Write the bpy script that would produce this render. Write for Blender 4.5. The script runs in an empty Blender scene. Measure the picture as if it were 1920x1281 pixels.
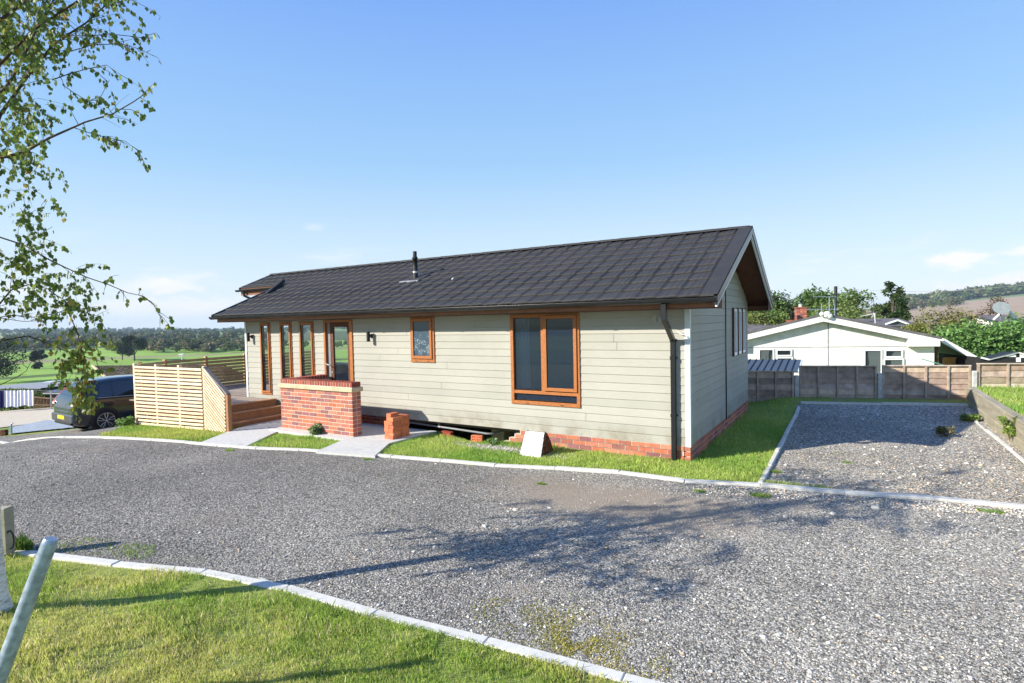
import bpy, math, random
import numpy as np
from math import radians, sin, cos, pi, sqrt
from mathutils import Vector, Matrix
R_ = math.radians
random.seed(7)
rng = np.random.default_rng(11)
S = bpy.context.scene
COL = S.collection

# ------------------------------------------------------------------ camera
F = 1040.0                      # focal length in pixels of a 1920 px wide frame
def ray(u, v): return np.array([(u - 960) / F, -(v - 640.5) / F, -1.0])
_X = -ray(-729, 638.5); _X /= np.linalg.norm(_X)
_Y = ray(1605, 590.2); _Y -= _X * (_X @ _Y); _Y /= np.linalg.norm(_Y)
_Z = np.cross(_X, _Y)
RM = np.array([_X, _Y, _Z])     # world axes (house length, house depth, up) seen from the camera
CAMZ = 2.13
CP = np.array([0, 0, CAMZ])
cam = bpy.data.cameras.new('camera')
co = bpy.data.objects.new('camera', cam); COL.objects.link(co)
co.matrix_world = Matrix([list(RM[0]) + [0], list(RM[1]) + [0], list(RM[2]) + [CAMZ], [0, 0, 0, 1]])
cam.sensor_width = 36; cam.lens = F / 1920 * 36
cam.clip_start = 0.05; cam.clip_end = 20000
S.camera = co

# ------------------------------------------------------------------ light
AZ, EL = 39.0, 29.0             # shadows run 39 deg to the right of +Y
w = bpy.data.worlds.new('World'); S.world = w; w.use_nodes = True
nt = w.node_tree; nt.nodes.clear()
sky = nt.nodes.new('ShaderNodeTexSky'); sky.sky_type = 'NISHITA'; sky.sun_disc = False
sky.sun_elevation = R_(EL); sky.sun_rotation = R_(180 + AZ)
sky.air_density = 1.0; sky.dust_density = 0.1; sky.ozone_density = 2.0; sky.altitude = 60
bg = nt.nodes.new('ShaderNodeBackground'); bg.inputs[1].default_value = 1.0
wo = nt.nodes.new('ShaderNodeOutputWorld')
tc = nt.nodes.new('ShaderNodeTexCoord'); sp = nt.nodes.new('ShaderNodeSeparateXYZ')
nt.links.new(tc.outputs['Generated'], sp.inputs[0])
# clear-sky colour by height above the horizon, blended with the physical sky
el = nt.nodes.new('ShaderNodeValToRGB'); e = el.color_ramp.elements
LV = 1 / 1.80
stops = [(0.0, (.88, .96, 1.0)), (.05, (.82, .93, 1.0)), (.13, (.66, .85, 1.0)), (.27, (.38, .66, 1.0)), (.50, (.22, .45, 1.0)), (.75, (.15, .33, .86)), (1.0, (.11, .27, .75))]
while len(e) < len(stops): e.new(.5)
for k, (p, c) in enumerate(stops): e[k].position = p; e[k].color = tuple(x * LV for x in c) + (1,)
nt.links.new(sp.outputs[2], el.inputs[0])
sk = nt.nodes.new('ShaderNodeVectorMath'); sk.operation = 'SCALE'; sk.inputs['Scale'].default_value = .10
nt.links.new(sky.outputs[0], sk.inputs[0])
m0 = nt.nodes.new('ShaderNodeMix'); m0.data_type = 'RGBA'; m0.inputs[0].default_value = .12
nt.links.new(el.outputs[0], m0.inputs[6]); nt.links.new(sk.outputs[0], m0.inputs[7])
# thin far clouds low over the horizon, laid out by sky direction
mp = nt.nodes.new('ShaderNodeMapping'); mp.inputs['Scale'].default_value = (5, 5, 24); mp.inputs['Location'].default_value = (3.1, 1.7, 0.4)
nt.links.new(tc.outputs['Generated'], mp.inputs[0])
nz = nt.nodes.new('ShaderNodeTexNoise'); nz.inputs['Scale'].default_value = 1.3; nz.inputs['Detail'].default_value = 8
nz.inputs['Roughness'].default_value = 0.6
nt.links.new(mp.outputs[0], nz.inputs['Vector'])
cr = nt.nodes.new('ShaderNodeMapRange'); cr.interpolation_type = 'SMOOTHSTEP'
cr.inputs['From Min'].default_value = 0.53; cr.inputs['From Max'].default_value = 0.72
nt.links.new(nz.outputs[0], cr.inputs['Value'])
lo = nt.nodes.new('ShaderNodeMapRange'); lo.interpolation_type = 'SMOOTHSTEP'
lo.inputs['From Min'].default_value = 0.16; lo.inputs['From Max'].default_value = 0.05
nt.links.new(sp.outputs[2], lo.inputs['Value'])
ml = nt.nodes.new('ShaderNodeMath'); ml.operation = 'MULTIPLY'
nt.links.new(cr.outputs[0], ml.inputs[0]); nt.links.new(lo.outputs[0], ml.inputs[1])
mx = nt.nodes.new('ShaderNodeMix'); mx.data_type = 'RGBA'
mx.inputs[7].default_value = (.56, .57, .58, 1)
nt.links.new(ml.outputs[0], mx.inputs[0]); nt.links.new(m0.outputs[2], mx.inputs[6])
def sky_dir(u, v):
    r = RM @ np.array([(u - 960) / F, -(v - 640.5) / F, -1.0]); return r / np.linalg.norm(r)
last = mx.outputs[2]
cn = nt.nodes.new('ShaderNodeTexNoise'); cn.inputs['Scale'].default_value = 26; cn.inputs['Detail'].default_value = 6; cn.inputs['Roughness'].default_value = .6
cm = nt.nodes.new('ShaderNodeMapping'); cm.inputs['Scale'].default_value = (1, 1, 2.6); nt.links.new(tc.outputs['Generated'], cm.inputs[0]); nt.links.new(cm.outputs[0], cn.inputs['Vector'])
for (u_, v_, su, sv, am) in ((1797, 487, .034, .012, .85), (1905, 533, .060, .013, .8), (1850, 545, .09, .012, .5), (1925, 470, .02, .012, .7), (300, 537, .05, .012, .55), (345, 580, .13, .020, .6), (585, 425, .016, .006, .25), (1740, 560, .06, .01, .5)):
    c_ = sky_dir(u_, v_); mm = nt.nodes.new('ShaderNodeMapping'); mm.inputs['Scale'].default_value = (1 / su, 1 / su, 1 / sv); nt.links.new(tc.outputs['Generated'], mm.inputs[0])
    dd_ = nt.nodes.new('ShaderNodeVectorMath'); dd_.operation = 'DISTANCE'; nt.links.new(mm.outputs[0], dd_.inputs[0]); dd_.inputs[1].default_value = (c_[0] / su, c_[1] / su, c_[2] / sv)
    nn_ = nt.nodes.new('ShaderNodeMath'); nn_.operation = 'MULTIPLY_ADD'; nn_.inputs[1].default_value = -3.2; nn_.inputs[2].default_value = 2.35; nt.links.new(cn.outputs[0], nn_.inputs[0])
    ad = nt.nodes.new('ShaderNodeMath'); ad.operation = 'ADD'; nt.links.new(dd_.outputs['Value'], ad.inputs[0]); nt.links.new(nn_.outputs[0], ad.inputs[1])
    mr = nt.nodes.new('ShaderNodeMapRange'); mr.interpolation_type = 'SMOOTHSTEP'; mr.inputs['From Min'].default_value = 2.1; mr.inputs['From Max'].default_value = 1.1; mr.inputs['To Max'].default_value = am; nt.links.new(ad.outputs[0], mr.inputs['Value'])
    m_ = nt.nodes.new('ShaderNodeMix'); m_.data_type = 'RGBA'; m_.inputs[7].default_value = (.62, .59, .575, 1); nt.links.new(mr.outputs[0], m_.inputs[0]); nt.links.new(last, m_.inputs[6]); last = m_.outputs[2]
nt.links.new(last, bg.inputs[0]); nt.links.new(bg.outputs[0], wo.inputs[0])
sl = bpy.data.lights.new('sun', 'SUN'); sl.energy = 4.9; sl.angle = R_(0.55); sl.color = (1, 0.935, 0.82)
so = bpy.data.objects.new('sun', sl); COL.objects.link(so)
sdir = Vector((sin(R_(AZ)) * cos(R_(EL)), cos(R_(AZ)) * cos(R_(EL)), -sin(R_(EL))))
so.rotation_euler = sdir.to_track_quat('-Z', 'Y').to_euler(); so.location = (-20, -30, 30)
S.view_settings.view_transform = 'Standard'; S.view_settings.look = 'None'
S.view_settings.exposure = 0.86; S.view_settings.gamma = 1

# ------------------------------------------------------------------ pixel-to-place helpers (to read positions off the photo)
def dr(u, v): return RM @ ray(u, v)
def atz(u, v, z=0): r = dr(u, v); return CP + r * (z - CAMZ) / r[2]
def aty(u, v, y): r = dr(u, v); return CP + r * y / r[1]
def atx(u, v, x): r = dr(u, v); return CP + r * x / r[0]
def atd(u, v, D): return CP + RM @ (ray(u, v) * D)
def atp(u, v, P, N): r = dr(u, v); return CP + r * ((np.array(P) - CP) @ N) / (r @ N)

# ------------------------------------------------------------------ noise
_lat = rng.random((64, 64))
def vnoise(x, y):
    x = np.asarray(x, float); y = np.asarray(y, float)
    xi = np.floor(x).astype(int); yi = np.floor(y).astype(int); fx = x - xi; fy = y - yi
    fx = fx * fx * (3 - 2 * fx); fy = fy * fy * (3 - 2 * fy)
    a = _lat[xi % 64, yi % 64]; b = _lat[(xi + 1) % 64, yi % 64]; c = _lat[xi % 64, (yi + 1) % 64]; d = _lat[(xi + 1) % 64, (yi + 1) % 64]
    return (a * (1 - fx) + b * fx) * (1 - fy) + (c * (1 - fx) + d * fx) * fy
def fnoise(x, y, o=3):
    s = 0; t = 0; a = 1.0
    for k in range(o): s = s + a * vnoise(x * 2 ** k + 17 * k, y * 2 ** k + 31 * k); t += a; a *= .5
    return s / t
def sstep(a, b, x): t = np.clip((np.asarray(x, float) - a) / (b - a), 0, 1); return t * t * (3 - 2 * t)

# ------------------------------------------------------------------ ground height
near_kerb_px = [(-60, 1022), (47, 1032), (93, 1038), (213, 1052), (333, 1062), (453, 1074), (500, 1086), (567, 1107), (640, 1130), (840, 1177), (973, 1213), (1140, 1257), (1273, 1292), (1500, 1350)]
NK = np.array([atz(u, v, 0.03)[:2] for u, v in near_kerb_px])
HX = (np.array([-900, -200, -120, -60, -34.5, -25, -21.5, -19, -16.8, -14.75, -11.75, -8, 0, 50]), np.array([-9.3, -9.0, -7.5, -3.6, -1.75, -1.3, -1.05, -.83, -.45, -.17, -.05, 0, 0, 0]))
_hd = [(-900, 618), (0, 621), (100, 619), (300, 620), (460, 621), (1000, 604), (1400, 588), (1650, 578), (1700, 573), (1800, 561), (1920, 549), (2300, 540)]
def _head(u): r = RM @ np.array([(u - 960) / F, 0, -1.0]); return math.atan2(r[0], r[1])
SKH = np.array([_head(u) for u, v in _hd]); SKV = []
for (u, v), h in zip(_hd, SKH):
    r = dr(u, v); SKV.append(r[2] / math.hypot(r[0], r[1]))     # slope of the skyline in that heading
SKV = np.array(SKV)
def G(r, th):
    "far relief by distance and heading"
    sk = np.interp(th, SKH, SKV, left=.003, right=.01)
    right = sstep(-.25, .02, th) * (1 - sstep(1.2, 1.8, th))                                  # towards the hill on the right
    R0 = 2600 * (1 - right) + 1000 * right
    top = CAMZ + sk * R0
    rr = np.minimum(r / R0, 1.0)
    left = np.interp(r, [40, 110, 340, 700, 1300, 2600], [-4.5, -8.8, -9, -8, -5, 0])
    left = left + np.where(r > 340, (top) * sstep(.3, 1, rr), 0)
    rgt = np.interp(r, [40, 70, 140, 300], [-1.6, -2.0, -2.4, 2.13 - 300 * .010]) 
    rgt = np.where(r > 300, (2.13 - 3.0) + (top - (-.87)) * np.clip((r - 300) / 700, 0, 1) ** 1.15, rgt)
    z = left * (1 - right) + rgt * right
    z = np.where(r > R0, top - np.minimum((r - R0) * .02, 12), z)
    return z
def kerb_side(x, y):
    yk = np.interp(x, NK[:, 0], NK[:, 1], left=NK[0, 1] - .2, right=NK[-1, 1] + .05)
    return yk - y
def H(x, y):
    x = np.asarray(x, float); y = np.asarray(y, float)
    hx = np.interp(x, *HX)
    hx = hx - sstep(12, 19, y) * sstep(-14, -11, -x * 0 + x) * 0
    back = -1.55 * sstep(17.3, 20.5, y - (x + .5) * .31) * sstep(-16, -8, x)
    up = .42 * sstep(2.24, 2.34, x) * (y > 5) * (1 - sstep(16.9, 17.6, y - (x - 2) * .3))
    d = kerb_side(x, y)
    mound = .2 * sstep(-.02, 1.9, d) * (d > 0) * (1 - sstep(1, 3.5, x)) 
    under = -.33 * ((x > -12.6) & (x < -2.25) & (y > 8.42) & (y < 13.3)) - .12 * sstep(.5, .1, np.hypot((x + 5.9) / 1.5, (y - 8.35) / .8)) * (y < 8.42)
    back = back + .15 * sstep(13.2, 15.2, y - .31 * x) * (1 - sstep(15.6, 17.0, y - .31 * x)) * sstep(-2.2, -1.2, x) * (x < 2.3)
    r = np.hypot(x, y); th = np.arctan2(x, y)
    back = back + (fnoise(x * 6, y * 6, 2) - .5) * .035 * (d > .1) * (x < 3) * (y > -3) * (y < 4)
    zn = hx + back + up + mound + under
    t = sstep(42, 90, r)
    g = G(np.maximum(r, 40), th)
    bump = (fnoise(x * .9, y * .9, 3) - .5) * .03 * (1 - sstep(20, 40, r)) + (fnoise(x * .02 + 5, y * .02, 3) - .5) * 3 * sstep(60, 400, r) * (1 - .5 * sstep(-.25, .02, th))
    return zn * (1 - t) + g * t + bump
def atg(u, v, dz=0):
    "where the pixel meets the ground"
    r = dr(u, v); k = .5; 
    while k < 4000:
        p = CP + r * k
        if p[2] < float(H(p[0], p[1])) + dz: break
        k *= 1.01
    lo_, hi_ = k / 1.01, k
    for _ in range(30):
        m = (lo_ + hi_) / 2; p = CP + r * m
        if p[2] < float(H(p[0], p[1])) + dz: hi_ = m
        else: lo_ = m
    return CP + r * hi_

# ------------------------------------------------------------------ materials
M = {}
class NT:
    def __init__(s, name):
        m = bpy.data.materials.new(name); m.use_nodes = True; s.m = m; s.t = m.node_tree; s.t.nodes.clear()
        s.out = s.n('ShaderNodeOutputMaterial'); s.geo = s.n('ShaderNodeNewGeometry'); M[name] = m
    def n(s, ty, **kw):
        n = s.t.nodes.new(ty)
        for k, v in kw.items(): setattr(n, k, v)
        return n
    def l(s, a, b): s.t.links.new(a, b)
    def noise(s, scale, detail=4, rough=.55, vec=None, sc=(1, 1, 1)):
        n = s.n('ShaderNodeTexNoise'); n.inputs['Scale'].default_value = scale; n.inputs['Detail'].default_value = detail; n.inputs['Roughness'].default_value = rough
        v = vec or s.geo.outputs['Position']
        if sc != (1, 1, 1):
            mp = s.n('ShaderNodeMapping'); mp.inputs['Scale'].default_value = sc; s.l(v, mp.inputs[0]); v = mp.outputs[0]
        s.l(v, n.inputs['Vector']); return n.outputs[0]
    def voro(s, scale, feature='F1', out='Distance', rnd=1.0):
        n = s.n('ShaderNodeTexVoronoi'); n.feature = feature; n.inputs['Scale'].default_value = scale; n.inputs['Randomness'].default_value = rnd
        s.l(s.geo.outputs['Position'], n.inputs['Vector']); return n.outputs[out]
    def ramp(s, fac, stops):
        r = s.n('ShaderNodeValToRGB'); e = r.color_ramp.elements
        while len(e) < len(stops): e.new(.5)
        for k, (p, c) in enumerate(stops): e[k].position = p; e[k].color = tuple(c) + (1,) if len(c) == 3 else c
        s.l(fac, r.inputs[0]); return r.outputs[0]
    def mrange(s, v, a, b, c=0, d=1):
        n = s.n('ShaderNodeMapRange'); n.interpolation_type = 'SMOOTHSTEP'
        for k, x in zip(('From Min', 'From Max', 'To Min', 'To Max'), (a, b, c, d)): n.inputs[k].default_value = x
        s.l(v, n.inputs['Value']); return n.outputs[0]
    def math(s, op, a, b=0):
        n = s.n('ShaderNodeMath', operation=op)
        for k, x in enumerate((a, b)):
            if isinstance(x, (int, float)): n.inputs[k].default_value = x
            else: s.l(x, n.inputs[k])
        return n.outputs[0]
    def mix(s, f, a, b, mode='MIX'):
        n = s.n('ShaderNodeMix', data_type='RGBA', blend_type=mode)
        for k, x in ((0, f), (6, a), (7, b)):
            if isinstance(x, (int, float)): n.inputs[k].default_value = x
            elif isinstance(x, tuple): n.inputs[k].default_value = x + (1,) if len(x) == 3 else x
            else: s.l(x, n.inputs[k])
        return n.outputs[2]
    def bump(s, h, strength=.3, dist=.01, normal=None):
        b = s.n('ShaderNodeBump'); b.inputs['Strength'].default_value = strength; b.inputs['Distance'].default_value = dist
        s.l(h, b.inputs['Height'])
        if normal: s.l(normal, b.inputs['Normal'])
        return b.outputs[0]
    def attr(s, name='Col'):
        a = s.n('ShaderNodeAttribute'); a.attribute_name = name; return a.outputs['Color']
    def fin(s, col, rough=.7, spec=.3, metal=0, normal=None, coat=0, trans=0):
        p = s.n('ShaderNodeBsdfPrincipled')
        for k, x in (('Base Color', col), ('Roughness', rough), ('Specular IOR Level', spec), ('Metallic', metal), ('Coat Weight', coat)):
            if isinstance(x, (int, float)): p.inputs[k].default_value = x
            elif isinstance(x, tuple): p.inputs[k].default_value = x + (1,)
            else: s.l(x, p.inputs[k])
        if normal: s.l(normal, p.inputs['Normal'])
        if trans:
            t = s.n('ShaderNodeBsdfTranslucent'); mxs = s.n('ShaderNodeMixShader'); mxs.inputs[0].default_value = trans
            if isinstance(col, tuple): t.inputs[0].default_value = col + (1,)
            else: s.l(col, t.inputs[0])
            s.l(p.outputs[0], mxs.inputs[1]); s.l(t.outputs[0], mxs.inputs[2]); s.l(mxs.outputs[0], s.out.inputs[0])
        else: s.l(p.outputs[0], s.out.inputs[0])
        return s.m
def simple(name, col, rough=.6, spec=.4, metal=0, var=.12, scale=8, bump=.15, bscale=60, sc=(1, 1, 1), coat=0):
    t = NT(name)
    n = t.noise(scale, 5, .6, sc=sc)
    d = tuple(max(0, c * (1 - var * 2)) for c in col); b = tuple(min(1, c * (1 + var)) for c in col)
    c = t.ramp(n, [(.3, d), (.7, b)])
    nm = t.bump(t.noise(bscale, 4, .6, sc=sc), bump, .004) if bump else None
    return t.fin(c, rough, spec, metal, nm, coat)

def attrmat(name, rough=.7, spec=.3, bump=.3, bscale=80, dist=.004, trans=0, var=.25, vs=12, coat=0):
    t = NT(name); n = t.noise(vs, 4, .6)
    c = t.mix(1.0, t.attr(), t.ramp(n, [(.3, (1 - var,) * 3), (.7, (1 + var * .3,) * 3)]), 'MULTIPLY')
    nm = t.bump(t.noise(bscale, 4, .65), bump, dist) if bump else None
    return t.fin(c, rough, spec, 0, nm, coat, trans)

simple('wood_brown', (.40, .145, .045), .42, .35, var=.14, scale=30, sc=(1, 1, 1), bscale=150, bump=.08)
simple('fascia_brown', (.25, .105, .055), .5, .35, var=.12, scale=5, bump=.05)
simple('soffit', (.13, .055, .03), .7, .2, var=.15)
simple('white_trim', (.72, .74, .76), .45, .4, var=.03, bump=.03)
simple('dish_grey', (.22, .25, .25), .5, .3, bump=0)
simple('pale_trim', (.60, .66, .68), .35, .4, var=.04, bump=.02)
simple('black_plastic', (.013, .014, .017), .3, .5, var=.2, bump=.03, scale=3)
simple('black_matt', (.02, .02, .022), .6, .3, bump=.1)
simple('grey_plastic', (.22, .23, .24), .4, .4, var=.06, bump=.02)
simple('blue_plastic', (.05, .25, .62), .35, .4, var=.05, bump=.02)
simple('mortar', (.60, .54, .45), .9, .1, var=.12, scale=20, bump=.5, bscale=200)
simple('stone_band', (.56, .45, .29), .85, .2, var=.12, scale=9, bump=.3, bscale=120)
simple('white_render', (.78, .765, .71), .85, .2, var=.09, scale=3.0, bump=.25, bscale=60)
simple('white_upvc', (.80, .81, .81), .3, .45, var=.02, bump=.0)
simple('galv', (.33, .41, .50), .32, .6, metal=.25, var=.22, scale=24, bump=.12)
simple('aluminium', (.6, .6, .6), .4, .5, metal=.7, var=.1)
simple('lead', (.30, .31, .33), .7, .3, var=.15)
simple('shed_roof', (.055, .075, .105), .45, .4, var=.08, scale=2, bump=.02)
simple('felt', (.15, .14, .145), .9, .2, var=.2, scale=3, bump=.4, bscale=40)
simple('dark_wood', (.03, .03, .032), .7, .2, var=.3, sc=(1, 1, 6), bump=.3)
simple('ochre_wood', (.62, .34, .10), .7, .2, var=.15, scale=5)
simple('dirt', (.07, .055, .04), .95, .1, var=.35, scale=6, bump=.8, bscale=50)
simple('red_lens', (.5, .02, .015), .15, .6, var=.05, bump=0)
simple('clear_lens', (.7, .6, .6), .12, .6, var=.05, bump=0)
simple('plate', (.75, .52, .03), .4, .4, var=.03, bump=0)
simple('tyre', (.018, .018, .018), .85, .2, bump=.2)
simple('alloy', (.55, .55, .56), .3, .5, metal=.8, var=.05, bump=0)
simple('cloth_white', (.72, .72, .86), .9, .1, var=.06, scale=6, bump=.3, bscale=30)
simple('cloth_navy', (.02, .02, .09), .9, .1, var=.1)
simple('rust', (.14, .055, .03), .85, .2, var=.5, scale=18, bump=.6, bscale=80)
simple('interior', (.30, .29, .27), .9, .1, var=.05, bump=0)
simple('interior_white', (.62, .65, .68), .5, .3, var=.02, bump=0)
simple('interior_green', (.60, .62, .45), .8, .1, var=.03, bump=0)
simple('carpet', (.16, .13, .10), .95, .1, var=.1)
simple('paper', (.85, .85, .82), .8, .1, var=.01, bump=0)
simple('concrete_post', (.50, .49, .45), .85, .2, var=.14, scale=12, bump=.3, bscale=100)
attrmat('brick', .8, .25, .5, 130, .003, var=.3, vs=22)
attrmat('deckwood', .7, .25, .25, 60, .002, var=.22, vs=9)
attrmat('fencewood', .85, .15, .5, 45, .004, var=.4, vs=7)
attrmat('barkmat', .85, .2, .6, 40, .01, var=.4, vs=10)
attrmat('leaf', .5, .35, 0, trans=.38, var=.15, vs=30)
attrmat('leaf_far', .65, .2, 0, trans=.25, var=.3, vs=1.2)
attrmat('blade', .55, .25, 0, trans=.42, var=.2, vs=6)
attrmat('stones', .85, .3, .4, 150, .003, var=.25, vs=60)
t = NT('car_paint'); t.fin(t.ramp(t.noise(2, 2), [(.3, (.006, .010, .018)), (.7, (.009, .014, .024))]), .22, .5, 0, None, .9)
t = NT('car_bumper'); t.fin(t.ramp(t.noise(2, 2), [(.3, (.05, .055, .065)), (.7, (.08, .085, .1))]), .35, .5)
# glass: fresnel sky gloss, plus a diffuse blue painted in for reflected sky
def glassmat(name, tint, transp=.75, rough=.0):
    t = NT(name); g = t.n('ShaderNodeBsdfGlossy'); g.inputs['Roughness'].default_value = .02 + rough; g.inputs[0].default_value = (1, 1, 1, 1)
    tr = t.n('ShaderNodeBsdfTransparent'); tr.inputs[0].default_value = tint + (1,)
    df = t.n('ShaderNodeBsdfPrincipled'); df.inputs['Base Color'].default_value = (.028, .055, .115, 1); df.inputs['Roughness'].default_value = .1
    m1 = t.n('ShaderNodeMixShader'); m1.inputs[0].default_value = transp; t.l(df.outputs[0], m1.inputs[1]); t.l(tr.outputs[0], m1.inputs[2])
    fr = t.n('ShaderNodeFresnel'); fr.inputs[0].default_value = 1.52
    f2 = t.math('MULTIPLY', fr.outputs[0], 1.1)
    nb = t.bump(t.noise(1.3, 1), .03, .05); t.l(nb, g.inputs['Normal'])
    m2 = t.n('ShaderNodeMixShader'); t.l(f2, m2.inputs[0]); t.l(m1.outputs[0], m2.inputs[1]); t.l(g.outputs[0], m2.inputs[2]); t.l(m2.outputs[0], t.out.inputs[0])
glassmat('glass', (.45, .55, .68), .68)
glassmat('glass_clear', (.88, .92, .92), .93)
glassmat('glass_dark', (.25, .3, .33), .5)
# obscured glass with a light pattern
t = NT('glass_obscure'); v = t.voro(26, 'DISTANCE_TO_EDGE'); n1 = t.mrange(v, .0, .06, 1, 0); zz = t.n('ShaderNodeSeparateXYZ'); t.l(t.geo.outputs['Position'], zz.inputs[0])
f = t.math('MULTIPLY', n1, t.mrange(t.noise(9, 3), .45, .6)); f = t.math('MULTIPLY', f, t.mrange(zz.outputs[2], 2.0, 1.8, 0, .8))
t.fin(t.mix(f, (.045, .075, .11), (.6, .65, .66)), .18, .6, 0, t.bump(t.voro(60), .25, .003))

# weatherboard paint (front) : sage grey-green with sawn grain
t = NT('cladding'); g = t.noise(7, 6, .65, sc=(1, 1, 26)); g2 = t.noise(90, 4, .7, sc=(.35, .35, 3)); patch = t.noise(1.1, 3)
zz = t.n('ShaderNodeSeparateXYZ'); t.l(t.geo.outputs['Position'], zz.inputs[0])
row = t.math('FLOOR', t.math('DIVIDE', t.math('SUBTRACT', zz.outputs[2], .222), .1295)); wn = t.n('ShaderNodeTexWhiteNoise', noise_dimensions='1D'); t.l(row, wn.inputs['W'])
c = t.ramp(g, [(.3, (.345, .338, .292)), (.75, (.420, .408, .360))]); c = t.mix(1.0, c, t.ramp(wn.outputs[0], [(0, (.93, .94, .93)), (1, (1.04, 1.04, 1.03))]), 'MULTIPLY')
c = t.mix(1.0, c, t.ramp(patch, [(.3, (.93,) * 3), (.7, (1.05,) * 3)]), 'MULTIPLY')
dirt = t.math('MULTIPLY', t.mrange(zz.outputs[2], .24, .62, 1, 0), t.mrange(t.noise(2.6, 5, .7), .38, .70, 0, .75)); c = t.mix(dirt, c, (.22, .19, .14))
streak = t.noise(5.5, 4, .6, sc=(1, 1, .06)); c = t.mix(t.mrange(streak, .58, .78, 0, .08), c, (.27, .26, .20))
t.fin(c, .62, .3, 0, t.bump(g2, .35, .003))
# roof granules
t = NT('roof_tile'); g = t.noise(160, 3, .7); p = t.noise(1.7, 4, .6); st = t.noise(9, 5, .65, sc=(1, .25, 1))
c = t.ramp(g, [(.3, (.018, .018, .0195)), (.72, (.050, .049, .051))]); c = t.mix(1.0, c, t.ramp(p, [(.3, (.8,) * 3), (.7, (1.12,) * 3)]), 'MULTIPLY')
c = t.mix(t.mrange(st, .56, .78, 0, .45), c, (.085, .082, .070)); c = t.mix(t.mrange(t.noise(38, 3, .7), .70, .76, 0, .6), c, (.16, .16, .13))
t.fin(c, .72, .35, 0, t.bump(g, .5, .003))
# old tiled roof
t = NT('old_tile'); br = t.n('ShaderNodeTexBrick'); br.inputs['Scale'].default_value = 1; br.inputs['Brick Width'].default_value = .3; br.inputs['Row Height'].default_value = .24
br.inputs['Mortar Size'].default_value = .02; br.inputs['Color1'].default_value = (.10, .085, .065, 1); br.inputs['Color2'].default_value = (.19, .17, .14, 1); br.inputs['Mortar'].default_value = (.02, .02, .02, 1)
t.l(t.geo.outputs['Position'], br.inputs[0]); t.fin(t.mix(t.mrange(t.noise(3, 4), .5, .65, 0, .7), br.outputs[0], (.17, .14, .03)), .9, .2, 0, t.bump(br.outputs['Fac'], .8, .02))
# concrete
def concmat(name, a, b, sc=14):
    t = NT(name); c = t.ramp(t.noise(sc, 6, .65), [(.25, a), (.75, b)]); c = t.mix(t.mrange(t.noise(2.3, 4), .55, .75, 0, .5), c, tuple(x * .72 for x in a))
    t.fin(c, .85, .25, 0, t.bump(t.noise(120, 4, .6), .4, .003))
concmat('concrete', (.50, .485, .44), (.66, .65, .60)); concmat('slab', (.44, .44, .42), (.60, .60, .57)); concmat('road_concrete', (.42, .37, .28), (.56, .50, .40), 4)
t = NT('sleeper'); c = t.ramp(t.noise(5, 6, .65, sc=(1, .25, 3)), [(.25, (.22, .19, .13)), (.75, (.42, .38, .29))]); c = t.mix(t.mrange(t.noise(2.3, 4), .5, .7, 0, .5), c, (.30, .28, .15)); t.fin(c, .85, .2, 0, t.bump(t.noise(40, 5, .6, sc=(1, .25, 3)), .5, .006))
# gravel bed
def gravelmat(name, fine, mott, green=0):
    t = NT(name)
    vc = t.n('ShaderNodeTexVoronoi'); vc.inputs['Scale'].default_value = fine; t.l(t.geo.outputs['Position'], vc.inputs['Vector'])
    sepc = t.n('ShaderNodeSeparateColor'); t.l(vc.outputs['Color'], sepc.inputs[0])
    c = t.ramp(sepc.outputs[0], [(0, (.10, .095, .084)), (.35, (.265, .253, .225)), (.75, (.435, .413, .366)), (.93, (.58, .55, .49)), (1, (.74, .70, .61))])
    c = t.mix(t.mrange(vc.outputs['Distance'], .40, .78, 0, .7), c, (.05, .048, .046))
    big = t.noise(.45, 5, .6); c = t.mix(1.0, c, t.ramp(big, [(.32, (.72, .72, .73)), (.68, (1.22, 1.2, 1.17))]), 'MULTIPLY')
    c = t.mix(t.mrange(t.noise(.7, 4, .6, sc=(1, 1.4, 1)), .56, .74, 0, mott), c, (.33, .28, .225))
    if name == 'gravel':
        vm = t.n('ShaderNodeVectorMath', operation='DISTANCE'); mp_ = t.n('ShaderNodeMapping'); mp_.inputs['Scale'].default_value = (.55, 1.25, 1); t.l(t.geo.outputs['Position'], mp_.inputs[0]); t.l(mp_.outputs[0], vm.inputs[0]); vm.inputs[1].default_value = (-1.35, 7.6, 0)
        q_ = t.math('SUBTRACT', 1.0, t.math('ADD', vm.outputs['Value'], t.math('MULTIPLY', t.math('SUBTRACT', t.noise(1.1, 4), .5), 1.6))); c = t.mix(t.mrange(q_, -.2, .55, 0, .8), c, (.30, .245, .19))
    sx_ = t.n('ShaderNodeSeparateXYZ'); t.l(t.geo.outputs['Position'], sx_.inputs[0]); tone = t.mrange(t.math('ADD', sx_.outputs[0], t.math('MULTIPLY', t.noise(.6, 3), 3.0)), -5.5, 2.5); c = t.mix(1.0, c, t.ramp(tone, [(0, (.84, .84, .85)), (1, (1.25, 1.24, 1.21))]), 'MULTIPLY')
    if green: c = t.mix(t.mrange(t.noise(1.6, 5, .7), .6, .72, 0, green), c, (.27, .27, .10))
    h = t.math('ADD', t.math('MULTIPLY', vc.outputs['Distance'], -1.0), t.noise(fine * 2.2, 2))
    t.fin(c, .85, .25, 0, t.bump(h, .9, .012))
gravelmat('gravel', 62, .5, .15); gravelmat('bay_gravel', 46, .75, .5)
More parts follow.
